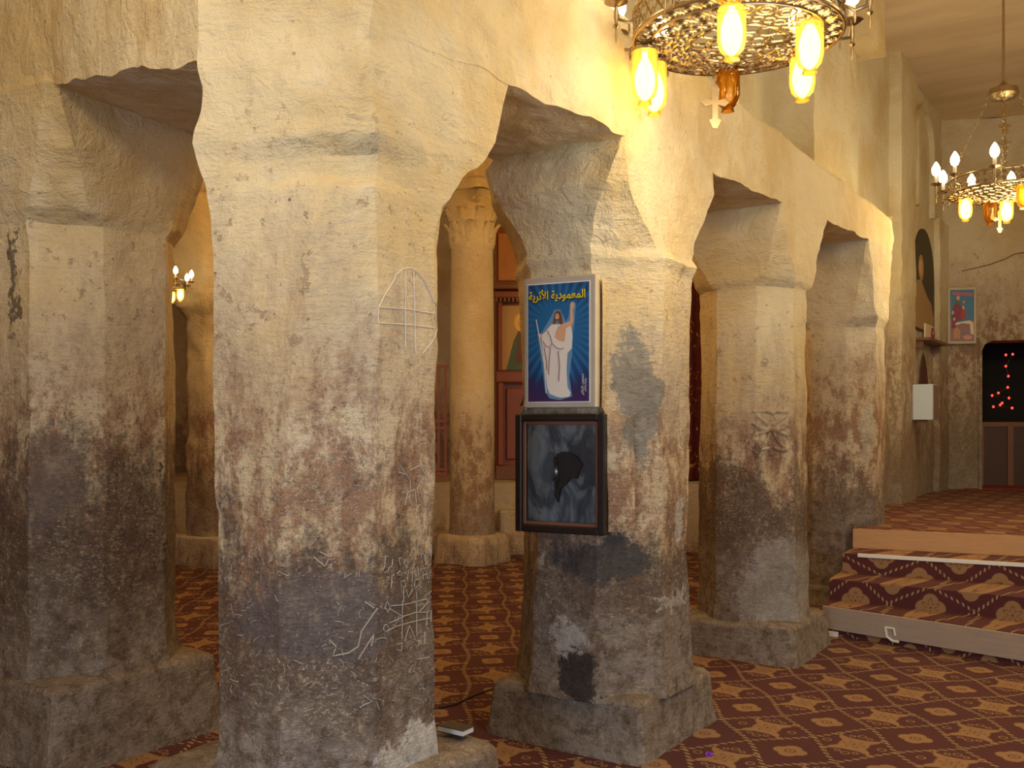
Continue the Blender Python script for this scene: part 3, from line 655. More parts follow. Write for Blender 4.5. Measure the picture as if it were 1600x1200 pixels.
# platform
b = B()
pf = [a4 + SU * 0.04, c4 + SU * 0.04, Vector((8, 8, 0)), Vector((8, 13.2, 0)), Vector((5.3, 13.2, 0)), AU(9.2, -0.3), AU(6.5, 0.0)]
b.prism([(p.x, p.y) for p in pf], Vector((0, 0, 0.30)), Vector((1, 0, 0)), Vector((0, 1, 0)), Zv, 0.352)
tag(b.build('floor_platform', M['carpet_red']), kind='structure')
stepblock('plank', M['white'], f1 + Vector((-0.03, 0.0, 0)) - SU * 0.02, f1 + cs * 0.12 - SU * 0.02, 0.0, 0.035, 0.02)

# ---------------------------------------------------------------- aisle behind the arcade
b = B(); grid(b, (-7, 11.1, 0), (2.9, 11.1, 0), (2.9, 11.1, 0.80), (-7, 11.1, 0.80), 120, 12); grid(b, (-7, 11.1, 0.80), (2.9, 11.1, 0.80), (2.9, 13.3, 0.80), (-7, 13.3, 0.80), 60, 12)
tag(b.build('floor_ledge', M['step_stone'], smooth=True), kind='structure')
st = empty('stone_steps', (-0.1, 10.8, 0), 'low worn stone steps at the foot of the round column', 'steps')
b = B(); b.bev((-1.3, 10.74, 0), (0.6, 11.15, 0.26), 0.02); b.build('lower_step', M['step_stone'], st)
b = B(); b.bev((-0.15, 10.85, 0.24), (0.5, 11.15, 0.50), 0.02); b.build('upper_step', M['step_stone'], st)
b = B(); b.bev((-5.2, 10.82, 0), (-3.3, 11.15, 0.16), 0.02); st2 = tag(b.build('stone_bench', M['step_stone']), 'low stone bench against the far back ledge, left of nearest pillar', 'bench')
# round marble column with a leaf capital
cc = Vector((-0.43, 10.35, 0))
mc = empty('round_column', cc, 'smooth round yellow column with a carved leaf capital', 'column')
b = B(); prof = [(0.245, 0.30), (0.25, 0.34), (0.242, 0.42), (0.24, 1.2), (0.236, 2.4), (0.225, 3.36), (0.24, 3.38), (0.24, 3.41), (0.225, 3.42)]
b.lathe(prof, 40, Matrix.Translation(cc)); b.build('shaft', M['marble'], mc, smooth=True)
vs, fs = loft([ring_local(cc, 0.31 + e, 0.31 + e, 0.31 + e, 0.08, z) for z, e in ((0, 0.02), (0.25, 0.0), (0.30, -0.02), (0.31, -0.06))], 8, 0.04)
mk('base', vs, fs, M['step_stone'], mc, smooth=True)
b = B(); b.lathe([(0.225, 3.40), (0.235, 3.5), (0.25, 3.7), (0.30, 3.88), (0.34, 3.95)], 32, Matrix.Translation(cc)); cap_ = b.build('capital', M['marble'], mc, smooth=True)
for k in range(16):
    a = 2 * PI * k / 16; rowz = 3.41 if k % 2 == 0 else 3.47; hh = 0.26 if k % 2 == 0 else 0.36
    bb = B(); er = Vector((math.cos(a), math.sin(a), 0)); et = Vector((-math.sin(a), math.cos(a), 0)); rows = []
    for j in range(7):
        s = j / 6; wd = 0.052 * math.sin(PI * (0.18 + 0.75 * s)) + 0.008; rr = 0.228 + 0.03 * s + (0.10 * max(0, s - 0.55) ** 1.2 * 2.2); zz = rowz + hh * (s if s < 0.85 else 0.85 + (0.85 - s) * 0.5)
        for q_ in (-1, -0.5, 0, 0.5, 1): rows.append(cc + er * (rr + 0.018 * (1 - abs(q_))) + et * wd * q_ * (1.0 if j % 2 else 0.78) + Zv * zz)
    for j in range(7):
        s = j / 6; rr = 0.215 + 0.03 * s + (0.10 * max(0, s - 0.55) ** 1.2 * 2.2) - 0.005
        for q_ in (-1, -0.5, 0, 0.5, 1): rows.append(rows[j * 5 + int((q_ + 1) * 2)] - er * 0.022)
    ff = []
    for j in range(6):
        for i in range(4): ff.append((j * 5 + i, j * 5 + i + 1, j * 5 + i + 6, j * 5 + i + 5)); ff.append((35 + j * 5 + i + 5, 35 + j * 5 + i + 6, 35 + j * 5 + i + 1, 35 + j * 5 + i))
    for j in range(6): ff.append((j * 5, j * 5 + 5, 40 + j * 5, 35 + j * 5)); ff.append((j * 5 + 4, 39 + j * 5, 44 + j * 5, j * 5 + 9))
    ff.append((30, 31, 32, 33, 34, 69, 68, 67, 66, 65))
    bb.add(rows, ff); bb.build('leaf', M['marble'], cap_, smooth=True)
for sx, sy in ((1, 1), (1, -1), (-1, 1), (-1, -1)):
    d = (U * sx + N * sy).normalized(); sp = []
    for j in range(15): an = j * 0.62; rr = 0.075 - j * 0.0042; sp.append(cc + d * (0.33 + rr * math.cos(an)) + Zv * (3.86 + rr * math.sin(an)))
    bb = B(); bb.tube(sp, 0.02, 7); bb.build('volute', M['marble'], cap_, smooth=True)
rg = [ring_local(cc, h_, h_, h_, 0.04, z) for z, h_ in ((3.93, 0.36), (4.02, 0.37), (4.05, 0.33))]; vs, fs = loft(rg, 8, 0.03, k=0.7); mk('abacus', vs, fs, M['marble'], mc, smooth=True)
rg = [ring_local(cc, h_, h_, h_, 0.02, z) for z, h_ in ((4.04, 0.20), (5.34, 0.20))]; vs, fs = loft(rg, 5, 0.05); mk('impost', vs, fs, M['marble'], mc, smooth=True)
# far aisle pillar seen between the two left pillars
CB = Vector((-3.13, 10.35, 0))
root = empty('aisle_pillar', CB, 'dim rough pillar deep in the aisle, behind the small chandelier', 'pillar')
rg = [shaft_ring(CB, 0.34, 0.25), shaft_ring(CB, 0.33, 2.6), R(CB, 0.42, 0.42, 0.42, 0.2, 2.72), R(CB, 0.52, 0.52, 0.5, 0.16, 3.3), R(CB, 0.66, 0.66, 0.5, 0.08, 3.8)]
vs, fs = loft(rg, 8, 0.04, k=2.2); mk('shaft', vs, fs, M['aisle_stone'], root, smooth=True)
rg = [ring_local(CB, 0.42, 0.42, 0.42, 0.04, z) for z in (0, 0.28, 0.30)]; vs, fs = loft(rg, 8, 0.04); mk('plinth', vs, fs, M['step_stone'], root, smooth=True)
b = B(); b.box((-5.5, 9.9, 3.8), (-1.9, 10.8, 5.35)); tag(b.build('wall_aisle_beam', M['aisle_stone']), kind='structure')
# wooden railing by the column
rr_ = empty('wooden_rail_stand', (-1.2, 11.35, 0.80), 'thin dark wooden rail stand behind the round column', 'stand')
for x in (-1.75, -1.3, -0.88, -0.80): b = B(); b.box((x, 11.33, 0.80), (x + 0.028, 11.36, 2.18)); b.build('post', M['redwood'], rr_)
for z in (0.88, 0.93, 1.42, 1.50, 2.15): b = B(); b.box((-1.78, 11.32, z), (-0.76, 11.37, z + 0.03)); b.build('rail', M['redwood'], rr_)
# icon screen
ic = empty('icon_screen', (1.4, 11.7, 0.80), 'tall reddish carved wooden icon screen behind the round column', 'screen')
def bx(name, lo, hi, mat, par, bev=0.0):
    q = B(); (q.bev(lo, hi, bev) if bev else q.box(lo, hi)); return q.build(name, mat, par)
bx('back_board', (-0.2, 11.7, 0.8), (3.0, 11.76, 3.9), M['redwood'], ic)
bx('base_rail', (-0.2, 11.62, 0.8), (3.0, 11.7, 0.98), M['wood'], ic, 0.01)
bx('middle_rail', (-0.2, 11.60, 1.98), (3.0, 11.7, 2.12), M['redwood'], ic, 0.015)
bx('cornice', (-0.24, 11.52, 3.10), (3.04, 11.7, 3.17), M['wood'], ic, 0.015); bx('cornice', (-0.22, 11.58, 3.0), (3.02, 11.7, 3.09), M['redwood'], ic, 0.015)
b = B()
for i in range(64): x = -0.2 + i * 0.05; b.box((x, 11.55, 2.955), (x + 0.028, 11.6, 3.0))
tag(b.build('dentil_row', M['wood'], ic), kind='stuff')
bx('upper_panel', (-0.17, 11.66, 3.22), (0.3, 11.69, 3.8), simple('orange_panel', (0.62, 0.26, 0.07), 0.5), ic, 0.01)
for i in range(5):
    x = -0.17 + i * 0.6
    bx('stile', (x, 11.60, 0.98), (x + 0.07, 11.69, 1.98), M['redwood'], ic, 0.01); bx('panel', (x + 0.1, 11.66, 1.05), (x + 0.52, 11.69, 1.92), M['redwood'], ic, 0.012)
    bx('stile', (x, 11.60, 2.12), (x + 0.05, 11.69, 2.96), M['gold'] if i % 2 else M['redwood'], ic, 0.01)
def painting(name, O, X, Z_, Nn, w_, h_, bg, shapes, par, step=0.0012):
    """flat print: background polygon and layered shapes in (u,v) 0..1"""
    q = B(); q.prism([(0, 0), (w_, 0), (w_, h_), (0, h_)], O, X, Z_, Nn, 0.003); p = q.build(name, bg, par)
    for i, (nm, poly, mat) in enumerate(shapes):
        s = B(); s.prism([(a * w_, c * h_) for a, c in poly], O + Nn * 0.003, X, Z_, Nn, step * (i + 1)); s.build(nm, mat, p)
    return p
def ell(cx, cy, rx, ry, n=16, a0=0): return [(cx + rx * math.cos(2 * PI * i / n + a0), cy + ry * math.sin(2 * PI * i / n + a0)) for i in range(n)]
Xv = Vector((1, 0, 0)); Fv = Vector((0, -1, 0))
skin = flat('print_skin', (0.72, 0.40, 0.24)); robe = flat('print_robe', (0.78, 0.72, 0.66)); red = flat('print_red', (0.45, 0.03, 0.03)); green = flat('print_green', (0.08, 0.16, 0.07)); brownp = flat('print_brown', (0.16, 0.06, 0.03))
goldp = flat('print_gold', (0.62, 0.38, 0.12)); crim = flat('print_crimson', (0.25, 0.02, 0.06)); cream = flat('print_cream', (0.80, 0.66, 0.45)); fold = flat('print_fold', (0.33, 0.16, 0.15)); inkw = flat('print_white', (0.82, 0.82, 0.82))
for i in range(2):
    painting('icon_painting', Vector((-0.12 + i * 0.6, 11.68, 2.14)), Xv, Zv, Fv, 0.5, 0.78, goldp,
             [('print_robe', [(0.1, 0), (0.9, 0), (0.72, 0.45), (0.6, 0.62), (0.4, 0.62), (0.28, 0.45)], green), ('print_cloak', [(0.3, 0.1), (0.7, 0.1), (0.6, 0.6), (0.4, 0.6)], brownp), ('print_halo', ell(0.5, 0.74, 0.22, 0.15), M['gold']), ('print_face', ell(0.5, 0.73, 0.11, 0.09), skin)], ic)
acr = empty('altar_curtain', (2.2, 11.4, 0.82), 'dark red glittering curtain glimpsed between poster pillar and cross pillar', 'curtain')
bx('curtain_rod', (1.6, 11.39, 3.3), (2.8, 11.41, 3.33), M['brass'], acr)
g = G('dark_glittering_velvet'); n1 = g.noise(g.pos(), 9, 5, 0.7, 2.0); g.bsdf(g.mix(g.smooth(n1, 0.58, 0.66), (0.10, 0.015, 0.015), (0.55, 0.30, 0.10)), 0.35); M['velvet'] = g.m
b = B(); n = 60; vs = []; 
for j in range(2):
    for i in range(n + 1): vs.append((1.65 + 1.1 * i / n, 11.4 + 0.035 * math.sin(i * 0.9), 0.82 if j == 0 else 3.3))
for j in range(2):
    for i in range(n + 1): v = vs[j * (n + 1) + i]; vs.append((v[0], v[1] + 0.01, v[2]))
ff = [(i, i + 1, n + 2 + i, n + 1 + i) for i in range(n)] + [(2 * n + 2 + i, 3 * n + 3 + i, 3 * n + 4 + i, 2 * n + 3 + i) for i in range(n)]
b.add(vs, ff); b.build('cloth', M['velvet'], acr, smooth=True)

# ---------------------------------------------------------------- poster and glass case on the rounded pillar
pa_ = math.radians(-27); PN = Vector((math.sin(pa_), -math.cos(pa_), 0)); PX = Vector((math.cos(pa_), math.sin(pa_), 0))
PC = Vector((C3.x, C3.y, 0)) + PN * 0.455          # plane of the poster face
def pp(x, y):      # photo pixel on the poster plane -> (a along PX, z)
    d = Vector(((x - 800) / F, 1, -(y - HY) / F)); t = PC.dot(PN) / d.dot(PN); p = d * t; return ((p - PC).dot(PX), p.z + H)
def ppw(a, z, o=0.0): return Vector((PC.x, PC.y, 0)) + PX * a + PN * o + Zv * z
a0, z1 = pp(819, 434); a1, _ = pp(928, 430); _, z0 = pp(819, 634); _, z0b = pp(928, 640); _, z1b = pp(928, 430)
z0 = (z0 + z0b) / 2; z1 = (z1 + z1b) / 2
g = G('poster_blue'); tc = g.xyz(g.obj())
Mp = Matrix(((PX.x, -PN.x, 0, 0), (PX.y, -PN.y, 0, 0), (0, 0, 1, 0), (0, 0, 0, 1)))
po = bpy.data.objects.new('framed_poster', None); COL.objects.link(po); po.matrix_world = Matrix.Translation(ppw((a0 + a1) / 2, z0)) @ Mp
tag(po, 'upright blue poster with yellow Arabic title and robed figure, on the rounded pillar', 'poster')
pw, ph = a1 - a0, z1 - z0
def lb(name, bb, mat, par, smooth=False):
    return bb.build(name, mat, par, smooth, world=False)
b = B(); b.bev((-pw / 2, 0.0, 0), (pw / 2 + 0.004, 0.042, ph), 0.004); lb('board', b, simple('grey_board', (0.50, 0.44, 0.38), 0.6), po)
b = B(); b.bev((pw / 2 - 0.002, 0.0, 0.0), (pw / 2 + 0.012, 0.05, ph), 0.004); o = lb('side_edge', b, simple('cream_edge', (0.78, 0.66, 0.44), 0.6), po)
mx = 0.022; my0, my1 = 0.028, 0.032; iw, ih = pw - 2 * mx, ph - my0 - my1
b = B(); b.box((-iw / 2 - 0.005, -0.002, my0 - 0.005), (iw / 2 + 0.005, 0.0, ph - my1 + 0.005)); lb('white_border', b, M['white'], po)
# print: blue ground with rays
cx_, cz_ = 0.0, my0 + ih * 0.62
dx = g.M('SUBTRACT', tc[0], cx_); dz2 = g.M('SUBTRACT', tc[2], cz_); rr = g.M('SQRT', g.M('ADD', g.M('MULTIPLY', dx, dx), g.M('MULTIPLY', dz2, dz2)))
rays = g.smooth(g.M('SINE', g.M('MULTIPLY', g.M('ARCTAN2', dx, dz2), 34.0)), -0.5, 0.8)
edge = g.smooth(rr, 0.05, 0.30)
c0 = g.mix(edge, (0.008, 0.13, 0.34), (0.006, 0.022, 0.11)); c0 = g.mix(g.M('MULTIPLY', g.M('MULTIPLY', rays, g.smooth(rr, 0.05, 0.15)), g.smooth(rr, 0.30, 0.18)), c0, (0.010, 0.14, 0.36))
c0 = g.mix(g.smooth(tc[2], my0 + ih * 0.25, my0), c0, (0.045, 0.02, 0.10)); g.bsdf(c0, 0.35)
b = B(); b.box((-iw / 2, -0.003, my0), (iw / 2, -0.0015, my0 + ih)); pr = lb('print_ground', b, g.m, po)
def PU(x, y): return (-iw / 2 + (x - 105) / 265.0 * iw, my0 + (606 - y) / 506.0 * ih)
lay = [0]
def shp(name, pts, mat):
    lay[0] += 1; e = -0.003 - 0.0003 * lay[0]; b = B()
    q = [PU(*p) for p in pts]; n = len(q)
    b.add([(x, e, z) for x, z in q] + [(x, -0.0028, z) for x, z in q], [tuple(range(n)), tuple(range(2 * n - 1, n - 1, -1))] + [((i + 1) % n, i, n + i, n + (i + 1) % n) for i in range(n)])
    # triangulated so that concave outlines fill properly
    o = lb(name, b, mat, pr); return o
def ribbon(name, pts, wd, mat):
    L, Rr = [], []
    for i, p in enumerate(pts):
        a = Vector(pts[max(0, i - 1)]); c = Vector(pts[min(len(pts) - 1, i + 1)]); t = (c - a).normalized(); n_ = Vector((-t.y, t.x)) * wd
        L.append((p[0] + n_.x, p[1] + n_.y)); Rr.append((p[0] - n_.x, p[1] - n_.y))
    return shp(name, L + Rr[::-1], mat)
halo = flat('print_halo', (0.13, 0.28, 0.46))
shp('print_glow', [(210, 235), (222, 212), (246, 212), (260, 240), (272, 268), (284, 240), (288, 190), (300, 180), (314, 190), (308, 270), (300, 330), (298, 400), (286, 500), (298, 585), (245, 600), (200, 592), (180, 560), (165, 440), (148, 330), (170, 300)], halo)
shp('print_robe', [(213, 270), (232, 276), (262, 272), (294, 284), (300, 330), (296, 380), (278, 400), (274, 470), (278, 545), (292, 570), (286, 586), (250, 590), (226, 584), (200, 572), (190, 545), (182, 480), (172, 400), (164, 330), (180, 306), (200, 284)], robe)
shp('print_chest', [(236, 285), (258, 275), (272, 300), (268, 330), (264, 352), (240, 345), (222, 330), (228, 305)], skin)
shp('print_arm', [(258, 276), (278, 268), (290, 262), (291, 215), (290, 195), (294, 184), (300, 182), (307, 188), (306, 205), (300, 218), (304, 262), (298, 280), (280, 290), (266, 296)], skin)
shp('print_hand', [(150, 312), (158, 310), (170, 322), (166, 332), (154, 328), (148, 320)], skin)
shp('print_sleeve', [(166, 318), (180, 306), (206, 312), (212, 350), (200, 372), (186, 366), (174, 345)], robe)
shp('print_hair', [(222, 232), (228, 220), (238, 217), (248, 222), (253, 236), (257, 262), (258, 276), (246, 276), (240, 262), (228, 262), (224, 274), (214, 274), (218, 256)], brownp)
shp('print_face', ell(234, 243, 8.5, 14, 14), skin)
shp('print_beard', [(228, 249), (234, 252), (241, 249), (238, 260), (234, 263), (230, 259)], flat('print_beard', (0.30, 0.13, 0.07)))
shp('print_eyes', [(228, 239), (240, 239), (240, 241), (228, 241)], brownp)
ribbon('print_staff', [(141, 250), (152, 310), (176, 440), (186, 570)], 1.6, flat('print_staff', (0.62, 0.58, 0.56)))
for pts in ([(172, 345), (182, 362), (196, 372), (206, 366), (212, 352)], [(178, 370), (188, 430), (190, 470)], [(206, 372), (200, 430), (198, 490)], [(212, 355), (232, 375), (252, 382), (262, 378)], [(192, 300), (206, 325), (212, 350)], [(240, 390), (246, 450), (242, 520)]): ribbon('print_fold', pts, 1.1, fold)
def text(name, body, size, mat, par, x, y, z, rot=0.0, sx=1.0, ext=0.0006, bold=0.0):
    c = bpy.data.curves.new(name, 'FONT'); c.body = body; c.size = size; c.extrude = ext; c.offset = bold; c.align_x = 'CENTER'; c.align_y = 'CENTER'; c.resolution_u = 3
    tmp = bpy.data.objects.new('tmp', c); COL.objects.link(tmp); bpy.context.view_layer.update()
    me = bpy.data.meshes.new_from_object(tmp.evaluated_get(bpy.context.evaluated_depsgraph_get())); bpy.data.objects.remove(tmp)
    me.materials.clear(); me.materials.append(mat); o = bpy.data.objects.new(name, me); COL.objects.link(o); o.parent = par
    o.matrix_local = Matrix.Translation((x, y, z)) @ Matrix.Rotation(rot, 4, 'Y') @ Matrix.Rotation(PI / 2, 4, 'X') @ Matrix.Diagonal((sx, 1, 1, 1)); return o
title = "\uFE94\uFEF3\uFEAE\uFE9B\uFEF7\uFE8D \uFE94\uFEF3\uFEA9\uFEEE\uFEE4\uFECC\uFEE4\uFEDF\uFE8D"
yel = flat('print_yellow', (0.80, 0.62, 0.02)); 
tx, tz = PU(234, 152)
text('print_title_shadow', title, 0.052, M['black'], pr, tx + 0.002, -0.006, tz - 0.002, 0.0, 0.84, bold=0.0010)
text('print_title', title, 0.052, yel, pr, tx, -0.0085, tz, 0.0, 0.84, bold=0.0008)
tx, tz = PU(342, 535); text('print_small_text', "\uFEEF\uFEFC\uFECB\uFEFA\uFEDF \uFEE6\uFEF3\uFEEE\uFEE4\uFEF4\uFEB3", 0.017, inkw, pr, tx, -0.006, tz, -PI / 2, 0.9)
tx, tz = PU(357, 538); text('print_number', "٠١٢٣٩٩٨٧٥٢٤", 0.013, inkw, pr, tx, -0.006, tz, -PI / 2, 0.9)

# glass-fronted case below
b0, y1_ = pp(806, 647); b1, _ = pp(945, 642); _, y0_ = pp(806, 829); _, y0b = pp(945, 838); zc0 = (y0_ + y0b) / 2; zc1 = y1_; cw = b1 - b0; chh = zc1 - zc0
gc = bpy.data.objects.new('glass_case', None); COL.objects.link(gc); gc.matrix_world = Matrix.Translation(ppw((b0 + b1) / 2, zc0, 0.0)) @ Mp
tag(gc, 'dark-framed glass case below the blue poster, with a blue-grey recess', 'case')
fm = simple('dark_frame_wood', (0.018, 0.011, 0.009), 0.35, var=0.4); fi = simple('reddish_inner_frame', (0.20, 0.08, 0.05), 0.4)
t_ = 0.032
for nm, lo, hi in (('frame_side', (-cw / 2, -0.01, 0), (-cw / 2 + t_, 0.06, chh)), ('frame_side', (cw / 2 - t_, -0.01, 0), (cw / 2, 0.06, chh)), ('frame_rail', (-cw / 2 + t_, -0.01, 0), (cw / 2 - t_, 0.06, t_)), ('frame_rail', (-cw / 2 + t_, -0.01, chh - t_), (cw / 2 - t_, 0.06, chh))):
    b = B(); b.bev(lo, hi, 0.005); lb(nm, b, fm, gc)
u_ = t_ + 0.017
for nm, lo, hi in (('inner_side', (-cw / 2 + t_, 0.005, t_), (-cw / 2 + u_, 0.05, chh - t_)), ('inner_side', (cw / 2 - u_, 0.005, t_), (cw / 2 - t_, 0.05, chh - t_)), ('inner_rail', (-cw / 2 + u_, 0.005, t_), (cw / 2 - u_, 0.05, u_)), ('inner_rail', (-cw / 2 + u_, 0.005, chh - u_), (cw / 2 - u_, 0.05, chh - t_))):
    b = B(); b.bev(lo, hi, 0.003); lb(nm, b, fi, gc)
g = G('recess_paint'); n1 = g.noise(g.V('MULTIPLY', g.obj(), (1, 1, 0.5)), 9, 5, 0.6, 1.2); tc = g.xyz(g.obj())
c = g.mix(g.smooth(n1, 0.4, 0.62), (0.05, 0.07, 0.09), (0.27, 0.30, 0.31)); g.bsdf(c, 0.5, bump=n1, bs=0.5, bd=0.02)
b = B(); nn_ = 24; vs = []
for j in range(nn_ + 1):
    for i in range(nn_ + 1):
        x = (i / nn_ - 0.5); z = j / nn_; d_ = max(0, 1 - math.hypot((x - 0.03) / 0.42, (z - 0.5) / 0.45))
        y = 0.030 + 0.022 * min(1, d_ * 1.6) + noise.noise(Vector((x * 7, z * 7, 3))) * 0.008; vs.append((x * (cw - 2 * t_), min(y, 0.062), t_ + z * (chh - 2 * t_)))
b.add(vs, [(j * (nn_ + 1) + i, j * (nn_ + 1) + i + 1, (j + 1) * (nn_ + 1) + i + 1, (j + 1) * (nn_ + 1) + i) for j in range(nn_) for i in range(nn_)])
lb('recess', b, g.m, gc, True)
g = G('dark_hole'); g.bsdf((0.015, 0.014, 0.016), 0.7)
b = B(); hp = [(-0.03, 0.34), (0.0, 0.352), (0.035, 0.35), (0.07, 0.332), (0.10, 0.30), (0.085, 0.27), (0.07, 0.235), (0.045, 0.24), (0.02, 0.215), (-0.01, 0.19), (-0.02, 0.13), (-0.04, 0.16), (-0.03, 0.24)]
b.prism([(x, z * 1.05) for x, z in hp], Vector((0, 0.062, 0)), Vector((1, 0, 0)), Zv, Vector((0, -1, 0)), 0.034); lb('hollow', b, g.m, gc)
b = B(); b.lathe([(0.002, 0), (0.011, 0.01), (0.013, 0.03), (0.006, 0.045), (0.002, 0.05)], 10, Matrix.Translation((-0.022, 0.018, 0.255))); o = lb('pendant', b, simple('silver', (0.5, 0.55, 0.6), 0.25, 0.8), gc, True); o['label'] = 'small silver pendant'
b = B(); b.bev((-0.036, 0.016, 0.20), (-0.018, 0.03, 0.345), 0.004); b.bev((-0.045, 0.016, 0.235), (-0.008, 0.03, 0.25), 0.004); lb('cross', b, M['black'], gc)
g = G('case_glass'); gl1 = g.n.new('ShaderNodeBsdfGlossy'); gl1.inputs['Roughness'].default_value = 0.03; tr = g.n.new('ShaderNodeBsdfTransparent'); fr = g.n.new('ShaderNodeFresnel'); fr.inputs[0].default_value = 1.5
mxs = g.n.new('ShaderNodeMixShader'); g.L(fr.outputs[0], mxs.inputs[0]); g.L(tr.outputs[0], mxs.inputs[1]); g.L(gl1.outputs[0], mxs.inputs[2]); g.L(mxs.outputs[0], g.out.inputs[0]); M['glass'] = g.m
b = B(); b.box((-cw / 2 + u_ - 0.004, 0.008, u_ - 0.004), (cw / 2 - u_ + 0.004, 0.011, chh - u_ + 0.004)); lb('glass_pane', b, M['glass'], gc)
# cement packed behind the case and the poster
b = B(); pl_ = [(b1 + 0.0, -0.03), (b1 + 0.05, -0.05), (b1 + 0.09, -0.12), (b1 - 0.1, -0.22), (b0 + 0.1, -0.2), (b0 + 0.015, -0.12), (b0 + 0.005, -0.03), (b0 + 0.03, -0.085), (b1 - 0.03, -0.085)]
n = len(pl_); zz = [zc0 + 0.01 + (z1 - zc0 - 0.03) * i / 24 for i in range(25)]; vs = []
for k, z in enumerate(zz):
    for i, (a, o_) in enumerate(pl_):
        e = 1.0 if z < zc1 else 0.35; aa = a if i not in (1, 2) else b1 - 0.03 + (a - b1 + 0.03) * e
        if z > zc1: aa = min(aa, a1 + 0.03); aa = max(aa, a0 - 0.005)
        vs.append(disp(ppw(aa, z, o_), 0.6))
b.add(vs, [(k * n + i, k * n + (i + 1) % n, (k + 1) * n + (i + 1) % n, (k + 1) * n + i) for k in range(24) for i in range(n)] + [tuple(range(n)), tuple(24 * n + i for i in range(n))])
o = b.build('cement_filling', M['p3'], P3, smooth=True)
# ragged plaster crack left of the poster
b = B(); b.tube([ppw(a0 - 0.012, z0 + 0.18, -0.06), ppw(a0 - 0.02, z0 + 0.13, -0.04), ppw(a0 - 0.012, z0 + 0.07, -0.03), ppw(a0 - 0.03, z0 + 0.01, -0.03), ppw(a0 + 0.0, z0 - 0.01, -0.03)], 0.008, 6); b.build('plaster_edge', M['p3'], P3, smooth=True)

# ---------------------------------------------------------------- small things
# black book on the near pillar's plinth
bkz = 0.452
bk = bpy.data.objects.new('prayer_book', None); COL.objects.link(bk); bk.location = (-0.19, 3.25, bkz); bk.rotation_euler = (0.0, 0.0, math.radians(-34))
tag(bk, 'small black closed book lying on the near pillar plinth', 'book')
b = B(); b.bev((-0.055, -0.033, 0), (0.055, 0.033, 0.003), 0.001); b.bev((-0.055, -0.033, 0.019), (0.055, 0.033, 0.022), 0.001); b.box((-0.055, 0.030, 0.003), (0.055, 0.033, 0.019)); lb('cover', b, M['black'], bk)
b = B(); b.box((-0.052, -0.031, 0.003), (0.052, 0.030, 0.019)); lb('pages', b, simple('page_edges', (0.7, 0.66, 0.6), 0.8), bk)
# purple scrap on the carpet
p = Vector(((1108 - 800) / F, 1, 0)) * (H * F / (1181 - HY)); b = B(); b.tube([(p.x - 0.015, p.y - 0.012, 0.006), (p.x - 0.006, p.y + 0.014, 0.01), (p.x + 0.014, p.y - 0.002, 0.008), (p.x + 0.004, p.y - 0.012, 0.005)], 0.006, 6)
tag(b.build('purple_scrap', flat('purple_foil', (0.25, 0.04, 0.70), 0.4)), 'tiny purple scrap lying on the carpet in the foreground', 'scrap')
cp = [(686, 1108), (712, 1102), (745, 1086), (770, 1078), (797, 1066)]
b = B(); b.tube([Vector(((x - 800) / F, 1, 0)) * (H * F / (y - HY)) + Vector((0, 0, 0.006)) for x, y in cp], 0.005, 6)
tag(b.build('floor_cable', M['black'], smooth=True), 'thin black cable crossing the carpet between nearest pillar and poster pillar', 'cable')
# arched painting, shelf, small frame, meter box, small niche icon on the nave side wall
ai = empty('arched_painting', AU(9.75, -0.05, 2.5), 'dark arched painting with a haloed figure, right of the far pilaster', 'painting')
def nv(a, z, o): return AU(9.75 + a, o, z)
O_ = AU(9.75, -0.06, 2.56)
b = B(); b.prism(arch_poly(1.16, 1.20), O_, U, Zv, N, 0.03); b.build('painted_panel', simple('dark_olive_paint', (0.055, 0.05, 0.025), 0.6), ai)
b = B(); b.prism(ell(-0.22, 0.72, 0.14, 0.15, 20), O_ + N * 0.03, U, Zv, N, 0.004); b.build('print_halo', M['gold'], ai)
b = B(); b.prism(ell(-0.24, 0.72, 0.07, 0.09, 14), O_ + N * 0.034, U, Zv, N, 0.004); b.build('print_face', skin, ai)
b = B(); b.prism([(-0.57, 0.02), (0.5, 0.02), (0.52, 0.2), (0.38, 0.36), (0.15, 0.42), (-0.05, 0.5), (-0.2, 0.58), (-0.42, 0.56), (-0.57, 0.4)], O_ + N * 0.03, U, Zv, N, 0.003); b.build('print_robe', flat('ochre_robe', (0.42, 0.26, 0.10)), ai)
sh = empty('picture_shelf', AU(9.75, 0.0, 2.42), 'narrow wooden shelf under the arched painting', 'shelf')
b = B(); b.prism([(-0.55, 0), (0.55, 0), (0.55, 0.03), (-0.55, 0.03)], AU(9.75, -0.07, 2.42), U, Zv, N, 0.2); b.build('board', M['wood'], sh)
b = B(); b.prism([(-0.5, -0.08), (-0.46, -0.08), (-0.46, 0), (-0.5, 0)], AU(9.75, -0.07, 2.42), U, Zv, N, 0.12); b.build('bracket', M['wood'], sh); b = B(); b.prism([(0.46, -0.08), (0.5, -0.08), (0.5, 0), (0.46, 0)], AU(9.75, -0.07, 2.42), U, Zv, N, 0.12); b.build('bracket', M['wood'], sh)
sf = empty('small_framed_icon', AU(9.95, 0.0, 2.45), 'small cream picture with a dark round portrait on the shelf', 'picture')
b = B(); b.prism([(-0.05, 0), (0.5, 0), (0.5, 0.2), (-0.05, 0.2)], AU(9.7, -0.02, 2.45), U, Zv, N, 0.02); b.build('card', cream, sf)
b = B(); b.prism(ell(0.36, 0.1, 0.10, 0.085), AU(9.7, 0.0, 2.45), U, Zv, N, 0.006); b.build('portrait', crim, sf)
b = B(); b.prism(ell(0.36, 0.12, 0.03, 0.03), AU(9.7, 0.006, 2.45), U, Zv, N, 0.004); b.build('print_face', skin, sf)
